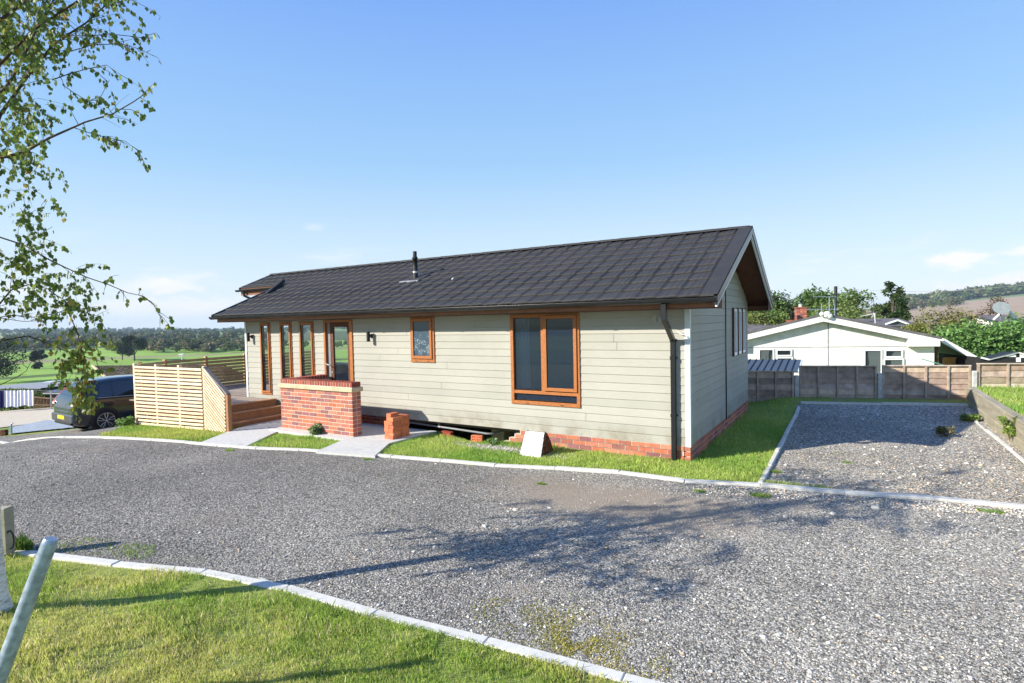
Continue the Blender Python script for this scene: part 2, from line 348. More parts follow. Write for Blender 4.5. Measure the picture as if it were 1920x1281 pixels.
# lawn soil / turf seen between the blades
t = NT('turf'); c = t.ramp(t.noise(26, 6, .7), [(.25, (.17, .20, .05)), (.55, (.30, .35, .09)), (.8, (.44, .44, .17))]); c = t.mix(t.mrange(t.noise(2.1, 4, .6), .55, .72, 0, .6), c, (.38, .32, .18))
c = t.mix(t.mrange(t.noise(5.5, 4, .65), .62, .70, 0, .8), c, (.13, .095, .06)); t.fin(c, .9, .1, 0, t.bump(t.noise(70, 4, .7), .8, .02))
# far land, coloured field by field
t = NT('land'); c = t.mix(1.0, t.attr(), t.ramp(t.noise(.06, 6, .7), [(.3, (.78, .8, .78)), (.7, (1.15, 1.12, 1.1))]), 'MULTIPLY'); t.fin(c, .95, .1, 0, t.bump(t.noise(.5, 5, .7), .6, .4))

# ------------------------------------------------------------------ mesh helpers
LOC = {}
def tag(o, label=None, cat=None, group=None, kind=None):
    if label: o['label'] = label
    if cat: o['category'] = cat
    if group: o['group'] = group
    if kind: o['kind'] = kind
    return o
def empty(name, loc, label, cat, group=None):
    o = bpy.data.objects.new(name, None); COL.objects.link(o); o.location = loc; o.empty_display_size = .2
    LOC[o.name] = Vector(loc); return tag(o, label, cat, group)
def link(name, me, center, parent=None):
    o = bpy.data.objects.new(name, me); COL.objects.link(o)
    c = Vector(center); LOC[o.name] = c
    if parent is not None: o.parent = parent; o.location = c - LOC[parent.name]
    else: o.location = c
    return o
def npmesh(name, V, F_, mat, parent=None, colors=None, smooth=False, fcolors=None):
    "V (n,3), F_ (m,k) arrays in world space; colours per vertex or per face"
    V = np.asarray(V, float); F_ = np.asarray(F_, int)
    c = (V.min(0) + V.max(0)) / 2
    me = bpy.data.meshes.new(name); k = F_.shape[1]
    me.vertices.add(len(V)); me.vertices.foreach_set('co', (V - c).ravel())
    me.loops.add(F_.size); me.loops.foreach_set('vertex_index', F_.ravel())
    me.polygons.add(len(F_)); me.polygons.foreach_set('loop_start', np.arange(0, F_.size, k))
    if smooth: me.polygons.foreach_set('use_smooth', np.ones(len(F_), bool))
    if colors is not None:
        a = me.color_attributes.new('Col', 'FLOAT_COLOR', 'POINT'); cc = np.ones((len(V), 4)); cc[:, :3] = colors; a.data.foreach_set('color', cc.ravel())
    if fcolors is not None:
        a = me.color_attributes.new('Col', 'FLOAT_COLOR', 'CORNER'); cc = np.ones((len(F_), k, 4)); cc[:, :, :3] = np.asarray(fcolors)[:, None, :]; a.data.foreach_set('color', cc.ravel())
    me.materials.append(M[mat]); me.update(calc_edges=True); me.validate()
    return link(name, me, c, parent)
class MB:
    def __init__(s): s.v = []; s.f = []; s.c = []; s.sm = []
    def add(s, vs, fs, col=(1, 1, 1), sm=False):
        b = len(s.v); s.v += [tuple(map(float, v)) for v in vs]
        for f in fs: s.f.append(tuple(b + i for i in f)); s.c.append(col); s.sm.append(sm)
        return s
    def box(s, a, b, col=(1, 1, 1), bev=0):
        (x0, y0, z0), (x1, y1, z1) = [min(p, q) for p, q in zip(a, b)], [max(p, q) for p, q in zip(a, b)]
        return s.obox(((x0 + x1) / 2, (y0 + y1) / 2, (z0 + z1) / 2), (1, 0, 0), (0, 1, 0), (0, 0, 1), (x1 - x0) / 2, (y1 - y0) / 2, (z1 - z0) / 2, col, bev)
    def obox(s, c, X, Y, Z, hx, hy, hz, col=(1, 1, 1), bev=0):
        c = np.array(c, float); X = np.array(X, float); Y = np.array(Y, float); Z = np.array(Z, float)
        if not bev:
            vs = [c + X * hx * i + Y * hy * j + Z * hz * k for k in (-1, 1) for j in (-1, 1) for i in (-1, 1)]
            return s.add(vs, [(0, 2, 3, 1), (4, 5, 7, 6), (0, 1, 5, 4), (2, 6, 7, 3), (0, 4, 6, 2), (1, 3, 7, 5)], col)
        b = bev; vs = []; ids = {}
        for i in (-1, 1):
            for j in (-1, 1):
                for k in (-1, 1):
                    ids[i, j, k, 0] = len(vs); vs.append(c + X * hx * i + Y * (hy - b) * j + Z * (hz - b) * k)
                    ids[i, j, k, 1] = len(vs); vs.append(c + X * (hx - b) * i + Y * hy * j + Z * (hz - b) * k)
                    ids[i, j, k, 2] = len(vs); vs.append(c + X * (hx - b) * i + Y * (hy - b) * j + Z * hz * k)
        fs = []
        for i in (-1, 1):
            o = [(-1, -1), (1, -1), (1, 1), (-1, 1)]
            q = [ids[i, j, k, 0] for j, k in o]; fs.append(q if i > 0 else q[::-1])
            q = [ids[j, i, k, 1] for j, k in o]; fs.append(q[::-1] if i > 0 else q)
            q = [ids[j, k, i, 2] for j, k in o]; fs.append(q if i > 0 else q[::-1])
        for i in (-1, 1):
            for j in (-1, 1):
                q = [ids[i, j, -1, 0], ids[i, j, 1, 0], ids[i, j, 1, 1], ids[i, j, -1, 1]]; fs.append(q[::-1] if i * j > 0 else q)
                q = [ids[i, -1, j, 0], ids[i, 1, j, 0], ids[i, 1, j, 2], ids[i, -1, j, 2]]; fs.append(q if i * j > 0 else q[::-1])
                q = [ids[-1, i, j, 1], ids[1, i, j, 1], ids[1, i, j, 2], ids[-1, i, j, 2]]; fs.append(q[::-1] if i * j > 0 else q)
                for k in (-1, 1):
                    q = [ids[i, j, k, 0], ids[i, j, k, 1], ids[i, j, k, 2]]; fs.append(q if i * j * k > 0 else q[::-1])
        return s.add(vs, fs, col)
    def bar(s, a, b, w, h, up=(0, 0, 1), col=(1, 1, 1), bev=0):
        "box from a to b, w wide sideways and h along up"
        a = np.array(a, float); b = np.array(b, float); X = b - a; L = np.linalg.norm(X); X /= L
        Y = np.cross(up, X); Y /= np.linalg.norm(Y); Z = np.cross(X, Y)
        return s.obox((a + b) / 2, X, Y, Z, L / 2, w / 2, h / 2, col, bev)
    def quad(s, *p, col=(1, 1, 1)): return s.add(p, [tuple(range(len(p)))], col)
    def tube(s, path, rad, n=8, col=(1, 1, 1), cap=True, sm=True):
        path = [np.array(p, float) for p in path]; m = len(path)
        if not hasattr(rad, '__len__'): rad = [rad] * m
        vs = []; prev = None
        for i, p in enumerate(path):
            d = path[min(i + 1, m - 1)] - path[max(i - 1, 0)]; d = d / (np.linalg.norm(d) + 1e-9)
            if prev is None: a = np.cross(d, (0, 0, 1) if abs(d[2]) < .9 else (1, 0, 0))
            else: a = prev - d * (prev @ d)
            a = a / (np.linalg.norm(a) + 1e-9); prev = a; b = np.cross(d, a)
            vs += [p + (a * cos(2 * pi * k / n) + b * sin(2 * pi * k / n)) * rad[i] for k in range(n)]
        fs = [(i * n + k, i * n + (k + 1) % n, (i + 1) * n + (k + 1) % n, (i + 1) * n + k) for i in range(m - 1) for k in range(n)]
        s.add(vs, fs, col, sm)
        if cap:
            s.add(vs[:n], [tuple(range(n))[::-1]], col); s.add(vs[-n:], [tuple(range(n))], col)
        return s
    def build(s, name, mat, parent=None, smooth=None):
        V = np.array(s.v); c = (V.min(0) + V.max(0)) / 2
        me = bpy.data.meshes.new(name); me.from_pydata((V - c).tolist(), [], s.f)
        me.polygons.foreach_set('use_smooth', [bool(x) if smooth is None else smooth for x in s.sm])
        a = me.color_attributes.new('Col', 'FLOAT_COLOR', 'CORNER')
        cc = []
        for f, q in zip(s.f, s.c): cc += [q[0], q[1], q[2], 1.0] * len(f)
        a.data.foreach_set('color', cc)
        me.materials.append(M[mat]); me.update()
        return link(name, me, c, parent)
def jit(c, a=.12):
    k = 1 + random.uniform(-a, a); return tuple(max(.003, x * k * (1 + random.uniform(-a, a) * .25)) for x in c)
# ================================================================== GROUND
def inside(px, py, poly):
    px = np.asarray(px); py = np.asarray(py); r = np.zeros(px.shape, bool); n = len(poly)
    for i in range(n):
        x1, y1 = poly[i][:2]; x2, y2 = poly[(i + 1) % n][:2]
        c = ((y1 > py) != (y2 > py)) & (px < (x2 - x1) * (py - y1) / (y2 - y1 + 1e-12) + x1); r ^= c
    return r
far_kerb_px = [(-70, 831), (0, 829), (60, 825), (120, 821), (175, 820), (225, 822.5), (300, 827), (370, 832), (434, 839), (594, 846), (700, 855), (780, 860), (880, 871), (977, 876), (1202, 890), (1280, 903), (1427, 911), (1597, 927), (1750, 936), (1920, 949), (2150, 972)]
FK = np.array([atg(u, v) for u, v in far_kerb_px])
# concrete slabs and paths (top a few cm over the turf)
slab_poly = [(-10.35, 5.66), (-9.25, 5.87), (-9.95, 7.0), (-10.2, 8.3), (-11.6, 8.3), (-11.0, 6.7)]
p_a = atz(592, 847, .03); p_b = atz(703, 855, .03); p_c = atz(752, 832, .03); p_d = atz(815, 812, .03)
slab2 = [(p_a[0], p_a[1]), (p_b[0], p_b[1]), (-6.98, 7.12), (-6.9, 8.35), (-10.2, 8.35), (-10.2, 7.0), (-8.2, 6.98), (-7.98, 6.98)]
road_poly = [tuple(p[:2]) for p in FK] + [(9, 8.6), (9, -4)] + [tuple(p) for p in NK[::-1]] + [(NK[0][0] - 3, NK[0][1] - 1.0), (-22, 0), (-30, 2.5)]
# the strip of gravel running down past the car
strip = [atg(-80, 834)[:2], atg(0, 829)[:2], atg(120, 822)[:2], atg(180, 820)[:2], atg(232, 801)[:2], (-17.4, 8.2), (-17.7, 12.5), (-21.6, 12.5), (-21.6, 7.0), atg(30, 817)[:2], atg(-80, 822)[:2]]
bay_poly = [tuple(atz(1428, 905, 0)[:2]), tuple(atz(1498, 766, 0)[:2]), (2.12, 15.25), (2.22, 15.2), (2.24, 8.1), (1.6, 7.95)]
bayP = bay_poly
def cells(x0, x1, y0, y1, st, mask_fn, dz, name, mat, kind='structure'):
    xs = np.arange(x0, x1 + st / 2, st); ys = np.arange(y0, y1 + st / 2, st)
    X, Y = np.meshgrid(xs, ys, indexing='ij'); Z = H(X, Y) + dz
    nx, ny = X.shape; cx = (X[:-1, :-1] + X[1:, 1:]) / 2; cy = (Y[:-1, :-1] + Y[1:, 1:]) / 2
    m = mask_fn(cx, cy); I = np.arange(nx * ny).reshape(nx, ny)
    q = np.stack([I[:-1, :-1], I[1:, :-1], I[1:, 1:], I[:-1, 1:]], -1)[m]
    used = np.unique(q); mp = np.full(nx * ny, -1); mp[used] = np.arange(len(used))
    V = np.stack([X.ravel(), Y.ravel(), Z.ravel()], 1)[used]
    o = npmesh(name, V, mp[q], mat, smooth=True); tag(o, kind=kind); return o
def m_road(x, y): return inside(x, y, road_poly) | inside(x, y, strip)
def m_bay(x, y): return inside(x, y, bay_poly) & ~m_road(x, y)
def wob(x, y): return (fnoise(x * 3, y * 3, 2) - .5) * .12
cells(-24, 9, -6, 26, .11, lambda x, y: ~(m_road(x, y) | m_bay(x, y)), 0, 'lawn_ground', 'turf')
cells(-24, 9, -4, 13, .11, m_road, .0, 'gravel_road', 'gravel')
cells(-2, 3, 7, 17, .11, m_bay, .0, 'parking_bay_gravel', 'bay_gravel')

# far land: one polar sheet to the horizon
rr = [10.0]
while rr[-1] < 4200: rr.append(rr[-1] * (1.03 if rr[-1] < 400 else 1.022))
rr = np.array(rr); nth = 720; th = np.linspace(-pi, pi, nth + 1)
RR, TH = np.meshgrid(rr, th, indexing='ij'); X = RR * np.sin(TH); Y = RR * np.cos(TH)
near = (X > -24.3) & (X < 9.3) & (Y > -6.3) & (Y < 26.3)
Z = H(X, Y) - np.where(near, .6, .0)
I = np.arange(X.size).reshape(X.shape)
q = np.stack([I[:-1, :-1], I[:-1, 1:], I[1:, 1:], I[1:, :-1]], -1).reshape(-1, 4)
cx = X.ravel()[q].mean(1); cy = Y.ravel()[q].mean(1); cr_ = np.hypot(cx, cy); ct = np.arctan2(cx, cy)
# field colours: patchwork by cells of a skewed grid whose size grows with distance
def fieldcol(cx, cy, cr_, ct):
    fs = np.where(cr_ < 700, 150, 330.)
    a = cx * .92 + cy * .39 + (fnoise(cx / 300, cy / 300, 2) - .5) * 120; b = -cx * .39 + cy * .92
    ia = np.floor(a / fs).astype(int); ib = np.floor(b / (fs * .7)).astype(int)
    h = (np.sin(ia * 12.9898 + ib * 78.233) * 43758.5453) % 1
    pal = np.array([(.11, .17, .045), (.13, .20, .05), (.10, .14, .05), (.22, .20, .10), (.19, .16, .10), (.07, .11, .035)])
    col = pal[(h * 6).astype(int) % 6]
    left = ct < -.45
    # the valley meadow: bright sward, a brown stubble strip, a sward again, rough margin
    v = left & (cr_ > 95) & (cr_ < 420)
    band = np.interp(cr_ + (fnoise(cx / 20, cy / 20) - .5) * 10, [95, 128, 135, 176, 184, 196, 260, 268, 300, 420], [3, 3, 0, 0, 1, 0, 0, 2, 0, 0])
    col = np.where(v[:, None], np.array((.15, .235, .05)), col)
    col = np.where((v & (band > 2.2))[:, None], np.array((.17, .16, .08)), col)
    col = np.where((v & (band > .5) & (band <= 1.3) & (cr_ > 176) & (cr_ < 196))[:, None], np.array((.06, .09, .03)), col)  # dark strip: hedge and ditch shadow put into the field colour
    col = np.where((v & (cr_ > 258) & (cr_ < 282))[:, None], np.array((.17, .165, .085)), col)
    col = np.where((left & (cr_ > 420) & (cr_ < 900))[:, None], np.array((.06, .08, .035)), col)
    rt = (ct > -.06)
    col = np.where((rt & (cr_ > 90) & (cr_ < 820))[:, None], np.array((.22, .165, .12)), col)
    col = np.where((rt & (cr_ >= 820))[:, None], np.array((.10, .13, .06)), col)
    nearm = cr_ < 95
    col = np.where(nearm[:, None], np.array((.11, .16, .045)), col)
    return np.clip(col * 1.6, 0, .6)
npmesh('meadow_land', np.stack([X.ravel(), Y.ravel(), Z.ravel()], 1), q, 'land', fcolors=fieldcol(cx, cy, cr_, ct), smooth=True)['kind'] = 'structure'

# slabs
def slabobj(name, poly, top, th, mat, bevel=.006):
    mb = MB(); n = len(poly)
    P = [(x, y) for x, y in poly]
    zt = top
    mb.add([(x, y, zt) for x, y in P] + [(x, y, zt - th) for x, y in P], [tuple(range(n)), tuple(range(2 * n - 1, n - 1, -1))] + [(i, i + n, (i + 1) % n + n, (i + 1) % n) for i in range(n)])
    return mb.build(name, mat)
tag(slabobj('path_by_steps', slab_poly, .008, .15, 'slab'), kind='structure')
tag(slabobj('path_to_door', slab2, .035, .2, 'slab'), kind='structure')
# pale concrete road and lay-by down on the left
def drape(name, poly, st, dz, mat):
    P = np.array(poly); return cells(P[:, 0].min(), P[:, 0].max(), P[:, 1].min(), P[:, 1].max(), st, lambda x, y: inside(x, y, poly), dz, name, mat)
rd = [atg(-90, 790)[:2], atg(0, 772)[:2], atg(88, 765.5)[:2], atg(150, 758)[:2], (-34, 18), (-23, 18), (-22, 9.5), atg(90, 791)[:2], atg(0, 803)[:2], atg(-90, 812)[:2]]
drape('estate_road', rd, .25, .03, 'road_concrete')
pv = [atg(18, 816)[:2], atg(22, 803)[:2], atg(90, 790)[:2], (-21.9, 9.2), (-21.2, 8.6), atg(118, 806)[:2]]
simple('damp_tarmac', (.30, .33, .38), .25, .5, var=.1, scale=6, bump=.2)
drape('lay_by', pv, .12, .05, 'damp_tarmac')

# kerbs -----------------------------------------------------------
def kerb(name, pts, wd, up, down, mat='concrete', seg=.915, H_=None, jitter=.003):
    pts = [np.array(p[:2], float) for p in pts]; mb = MB(); Hf = H_ or H
    d = [0]
    for a, b in zip(pts, pts[1:]): d.append(d[-1] + np.linalg.norm(b - a))
    xs = np.array([p[0] for p in pts]); ys = np.array([p[1] for p in pts]); n = max(1, int(round(d[-1] / seg)))
    for i in range(n):
        t0 = d[-1] * i / n + .0015; t1 = d[-1] * (i + 1) / n - .0015
        a = np.array([np.interp(t0, d, xs), np.interp(t0, d, ys)]); b = np.array([np.interp(t1, d, xs), np.interp(t1, d, ys)])
        j = rng.normal(0, jitter, 3); m = (a + b) / 2
        za, zb = float(Hf(*a)) + up + j[0], float(Hf(*b)) + up + j[0]
        mb.bar((a[0], a[1], za - (up + down) / 2), (b[0], b[1], zb - (up + down) / 2), wd, up + down, bev=.008)
    o = mb.build(name, mat); tag(o, kind='structure'); return o
FKr = FK[[i for i in range(len(far_kerb_px)) if far_kerb_px[i][0] <= 370]]
kerb('far_kerb', FK, .105, .03, .12, H_=lambda x, y: float(H(x, y)))
kerb('near_kerb', NK, .095, .018, .12, H_=lambda x, y: 0.0)
bl = [atz(1426, 906, .03), atz(1452, 858, .03), atz(1473, 815, .03), atz(1487, 786, .03), atz(1498, 768, .03)]
kerb('bay_edging', bl, .06, .05, .08, jitter=.012)
kerb('bay_back_edging', [(-1.04, 14.28), (0, 14.6), (1.0, 14.9), (2.1, 15.25)], .06, .05, .08, jitter=.01)
kerb('bay_side_edging', [(2.02, 14.6), (2.04, 12.6), (2.06, 10.6), (2.1, 8.6)], .06, .02, .1, jitter=.015)

# ================================================================== BUNGALOW (timber clad park home)
X0, X1, Y0, Y1, CB = -12.93, -2.063, 8.314, 13.6, .222
YE, ZE, YR = 7.80, 2.41, 10.85; SL = .4295; ZR = ZE + SL * (YR - YE); YF = 2 * YR - YE
house = empty('bungalow', (-7.5, 11, 0), 'long single-storey bungalow in sage green weatherboard with dark tiled roof and brown window frames', 'bungalow')
BR = [(.46, .15, .09), (.50, .17, .10), (.42, .145, .10), (.54, .21, .13), (.32, .13, .11), (.28, .12, .12), (.48, .18, .12), (.52, .16, .085)]
def brickcol(): return jit(random.choice(BR), .14)
def brick_face(mb, o, u, n, L, z0, nc, depth=.1, start=0, holes=None, lefts=None):
    "stretcher bond bricks; o start point (x,y), u along, n outward"
    u = np.array(u + (0,) if len(u) == 2 else u, float); n = np.array(n + (0,) if len(n) == 2 else n, float)
    for k in range(nc):
        x = -.1125 if (k + start) % 2 else 0.0
        lim = 0 if lefts is None else lefts[k]
        while x < L - .01:
            a = max(x, lim); b = min(x + .215, L)
            if b - a > .03:
                c = np.array([o[0], o[1], 0]) + u * (a + b) / 2 - n * (depth / 2) + n * random.uniform(-.001, .0015); c[2] = z0 + k * .075 + .0325
                mb.obox(c, u, n, (0, 0, 1), (b - a) / 2, depth / 2, .0325, brickcol(), .003)
            x += .225
# skirting walls --------------------------------------------------
mb = MB(); mt = MB()
top = CB; nc = 5
z0 = top - nc * .075 + .008
Lf = 2.94                                               # front run from the corner leftwards
st = [(.115 * (4 - k)) for k in range(5)]
# run measured from the corner towards -x : use u=(-1,0)
for k in range(nc):
    L = Lf + .115 * (nc - 1 - k)
    x = -.1125 if k % 2 else 0.0; n_ = 0
    while x < L - .05:
        a = max(x, 0); b = min(x + .215, L)
        a = max(a, .088)
        if b - a > .04: mb.box((X1 - a, Y0 - .012, z0 + k * .075), (X1 - b, Y0 + .09, z0 + k * .075 + .065), brickcol(), .003)
        x += .225
    mt.box((X1 - .05, Y0 - .006, z0 + k * .075 - .01), (X1 - L + .01, Y0 + .085, z0 + k * .075 + .07))
mt.box((X1 - .1, Y0 + .085, z0 - .2), (X1 - Lf, Y0 + .2, top - .004))
brick_face(mb, (X1 + .012, Y0 - .012), (0, 1), (1, 0), Y1 - Y0, z0, nc, .09)
mt.box((X1 + .006, Y0 - .006, z0 - .1), (X1 - .09, Y1, top - .004))
# recessed run by the door, left end, back
brick_face(mb, (-12.9, Y0 + .14), (1, 0), (0, -1), 4.9, z0, nc, .09); mt.box((-12.9, Y0 + .146, z0 - .1), (-8.0, Y0 + .25, top - .004))
brick_face(mb, (X0, Y0 + .1), (0, 1), (-1, 0), Y1 - Y0 - .1, z0 - .15, nc + 2, .09); mt.box((X0 + .006, Y0 + .1, z0 - .3), (X0 + .12, Y1, top - .004))
brick_face(mb, (X0, Y1), (1, 0), (0, 1), X1 - X0, z0, nc, .09); mt.box((X0, Y1 - .006, z0 - .1), (X1, Y1 - .12, top - .004))
mb.build('brick_skirting', 'brick', house); mt.build('skirting_mortar', 'mortar', house)

# cladding ----------------------------------------------------------
BH = .1295
def board_rows(z0, z1):
    k = 0
    while z0 + k * BH < z1 - .01:
        yield k, z0 + k * BH, min(z0 + (k + 1) * BH, z1); k += 1
def clad(mb, P, L, z0, z1, holes=(), topf=None, seams=()):
    "P(s, out, z) -> world. boards lean out 11 mm towards their foot, with a chamfer and a dark gap"
    for k, a, b in board_rows(z0, z1):
        cuts = sorted({a, b} | {z for h in holes for z in (h[2], h[3]) if a < z < b})
        for c, d in zip(cuts, cuts[1:]):
            iv = [(0, L)]
            for h in holes:
                if h[2] < (c + d) / 2 < h[3]:
                    nv = []
                    for s0, s1 in iv:
                        if h[1] <= s0 or h[0] >= s1: nv.append((s0, s1)); continue
                        if h[0] > s0: nv.append((s0, h[0]))
                        if h[1] < s1: nv.append((h[1], s1))
                    iv = nv
            sm = seams[k % len(seams)] if seams else None
            if sm is not None:
                nv = []
                for s0, s1 in iv:
                    if s0 < sm < s1: nv += [(s0, sm - .003), (sm + .003, s1)]
                    else: nv.append((s0, s1))
                iv = nv
            prof = [(a, .003), (a + .0035, .0085), (a + .007, .0095), (b - .004, .003), (b - .001, -.002), (b, -.002)]
            def outat(z): return float(np.interp(z, [p[0] for p in prof], [p[1] for p in prof]))
            zs = [c] + [p[0] for p in prof if c < p[0] < d] + [d]
            for s0, s1 in iv:
                if topf:                                           # clipped by the rake
                    for za, zb in zip(zs, zs[1:]):
                        l0, r0 = topf(za); l1, r1 = topf(zb)
                        A0, B0, A1, B1 = max(s0, l0), min(s1, r0), max(s0, l1), min(s1, r1)
                        if A0 >= B0 and A1 >= B1: continue
                        if A1 >= B1: A1 = B1 = (A0 + B0) / 2
                        mb.quad(P(A0, outat(za), za), P(B0, outat(za), za), P(B1, outat(zb), zb), P(A1, outat(zb), zb))
                else:
                    for za, zb in zip(zs, zs[1:]):
                        mb.quad(P(s0, outat(za), za), P(s1, outat(za), za), P(s1, outat(zb), zb), P(s0, outat(zb), zb))
W1 = (-12.33, -11.93, .49, 2.235); W2 = (-11.57, -11.13, .49, 2.235); W3 = (-10.86, -10.36, .49, 2.235)
DR = (-10.02, -9.11, .24, 2.25); W4 = (-7.47, -6.865, 1.375, 2.262); W5 = (-5.145, -3.815, .69, 2.255)
holes = [(h[0] - X0, h[1] - X0, h[2], h[3]) for h in (W1, W2, W3, DR, W4, W5)]
mb = MB(); clad(mb, lambda s, o, z: (X0 + s, Y0 - o, z), X1 - X0, CB, 2.30, holes, seams=(5.35, 7.02, 9.2, 5.35, 8.1, 6.2, 3.4, 8.9, 6.35, 4.6, 5.1, 9.75, 9.7))
mb.build('front_wall', 'cladding', house)
YC = 11.0
gt = lambda z: ((0, Y1 - Y0) if z < 2.62 else ((z - 2.62) / SL + .35, Y1 - Y0 - (z - 2.62) / SL - .35))
gh = [(11.70, 12.06, 1.36, 2.30), (12.20, 12.56, 1.36, 2.30), (12.70, 13.06, 1.36, 2.30)]
ghs = [(a - Y0, b - Y0, c, d) for a, b, c, d in gh]
def roof_under(y): return ZE - .075 + SL * (min(y, 2 * YR - y) - YE)
def topf(z):
    t = (z - (ZE - .075)) / SL + YE                            # y where the soffit meets this height
    return (max(0, t - Y0), min(Y1 - Y0, 2 * YR - t - Y0))
mb = MB(); clad(mb, lambda s, o, z: (X1 + o, Y0 + s, z), Y1 - Y0, CB, 3.62, ghs, topf, seams=(1.4, 99, 2.1, 99, 4.1, 1.2, 99))
mb.build('gable_wall', 'cladding', house)
mb = MB(); clad(mb, lambda s, o, z: (X0 - o, Y0 + s, z), Y1 - Y0, CB, 3.62, [(.45, 4.7, .42, 2.15)], topf)
clad(mb, lambda s, o, z: (X0 + s, Y1 + o, z), X1 - X0, CB, 2.30)
mb.build('far_walls', 'cladding', house)
# backing, floor, ceiling, partitions (what is seen through the glass)
def walls_with_holes(mb, P, L, z0, z1, holes):
    zs = sorted({z0, z1} | {z for h in holes for z in (h[2], h[3])})
    for a, b in zip(zs, zs[1:]):
        ss = sorted({0, L} | {s for h in holes if h[2] < (a + b) / 2 < h[3] for s in (h[0], h[1])})
        for s0, s1 in zip(ss, ss[1:]):
            if any(h[2] < (a + b) / 2 < h[3] and h[0] < (s0 + s1) / 2 < h[1] for h in holes): continue
            mb.quad(P(s0, a), P(s1, a), P(s1, b), P(s0, b))
bk = MB()
for dy in (.02, .10): walls_with_holes(bk, lambda s, z: (X0 + s, Y0 + dy, z), X1 - X0, CB + .01, 2.32, holes)
for h in holes:
    a, b, c, d = h[0] + X0, h[1] + X0, h[2], h[3]
    for q in (((a, c), (b, c)), ((b, c), (b, d)), ((b, d), (a, d)), ((a, d), (a, c))):
        bk.quad((q[0][0], Y0 + .02, q[0][1]), (q[1][0], Y0 + .02, q[1][1]), (q[1][0], Y0 + .10, q[1][1]), (q[0][0], Y0 + .10, q[0][1]))
walls_with_holes(bk, lambda s, z: (X1 - .03, Y0 + s, z), Y1 - Y0, CB, 2.32, ghs)
walls_with_holes(bk, lambda s, z: (X0 + .03, Y0 + s, z), Y1 - Y0, CB, 2.32, [(.45, 4.7, .42, 2.15)])
bk.quad((X0, Y1 - .03, CB), (X1, Y1 - .03, CB), (X1, Y1 - .03, 2.3), (X0, Y1 - .03, 2.3))
bk.quad((X0, Y0 + .1, 2.32), (X1, Y0 + .1, 2.32), (X1, Y1, 2.32), (X0, Y1, 2.32))
bk.build('inner_walls', 'interior', house)
fl = MB(); fl.box((X0 + .05, Y0 + .11, CB + .01), (X1 - .05, Y1 - .05, CB + .13)); fl.box((X0 + .1, Y0 + .22, CB - .09), (X1 - .15, Y0 + .30, CB + .01)); fl.build('floor_frame', 'carpet', house)
pt = MB()
for x in (-9.0, -6.3, -7.9): pt.box((x, Y0 + .12, CB + .13), (x + .08, Y1 - .05, 2.31))
pt.box((-6.2, 10.6, CB + .13), (-2.1, 10.68, 2.31)); pt.box((-9.0, 9.9, CB + .13), (-6.3, 9.98, 2.31)); pt.build('partition', 'interior', house)
for x0, x1 in ((-5.12, -4.86), (-4.02, -3.84)):
    cu = MB()
    n = 9; vs = []
    for i in range(n * 4 + 1): t_ = i / (n * 4); vs.append((x0 + (x1 - x0) * t_, Y0 + .16 + .018 * sin(t_ * n * pi)))
    for a, b in zip(vs, vs[1:]): cu.quad((a[0], a[1], .95), (b[0], b[1], .95), (b[0], b[1], 2.24), (a[0], a[1], 2.24))
    cu.build('curtain', 'interior_white', house)
bl_ = MB()                                                     # pale blinds behind the first tall window
for k in range(34): bl_.box((-12.12, Y0 + .14, .58 + k * .048), (-11.95, Y0 + .165, .58 + k * .048 + .040))
bl_.build('blind', 'interior_green', house)
for x0, x1 in ((-11.36, -11.16), (-10.60, -10.40)):           # grey slatted blinds in the next two
    bl_ = MB()
    for k in range(34): bl_.box((x0, Y0 + .14, .56 + k * .049), (x1, Y0 + .165, .56 + k * .049 + .036))
    bl_.build('blind', 'interior_white', house)
kit = MB(); kit.box((-9.66, Y0 + .62, CB + .13), (-9.14, Y0 + 1.2, 1.62)); kit.build('hall_cupboard', 'interior_white', house)
pp = MB(); pp.box((-9.60, Y0 + .612, 1.36), (-9.49, Y0 + .618, 1.47)); pp.build('notice', 'paper', house)
app = MB(); app.box((-11.9, Y0 + 1.2, CB + .13), (-10.3, Y0 + 1.8, 1.15)); app.build('kitchen_unit', 'interior_white', house)

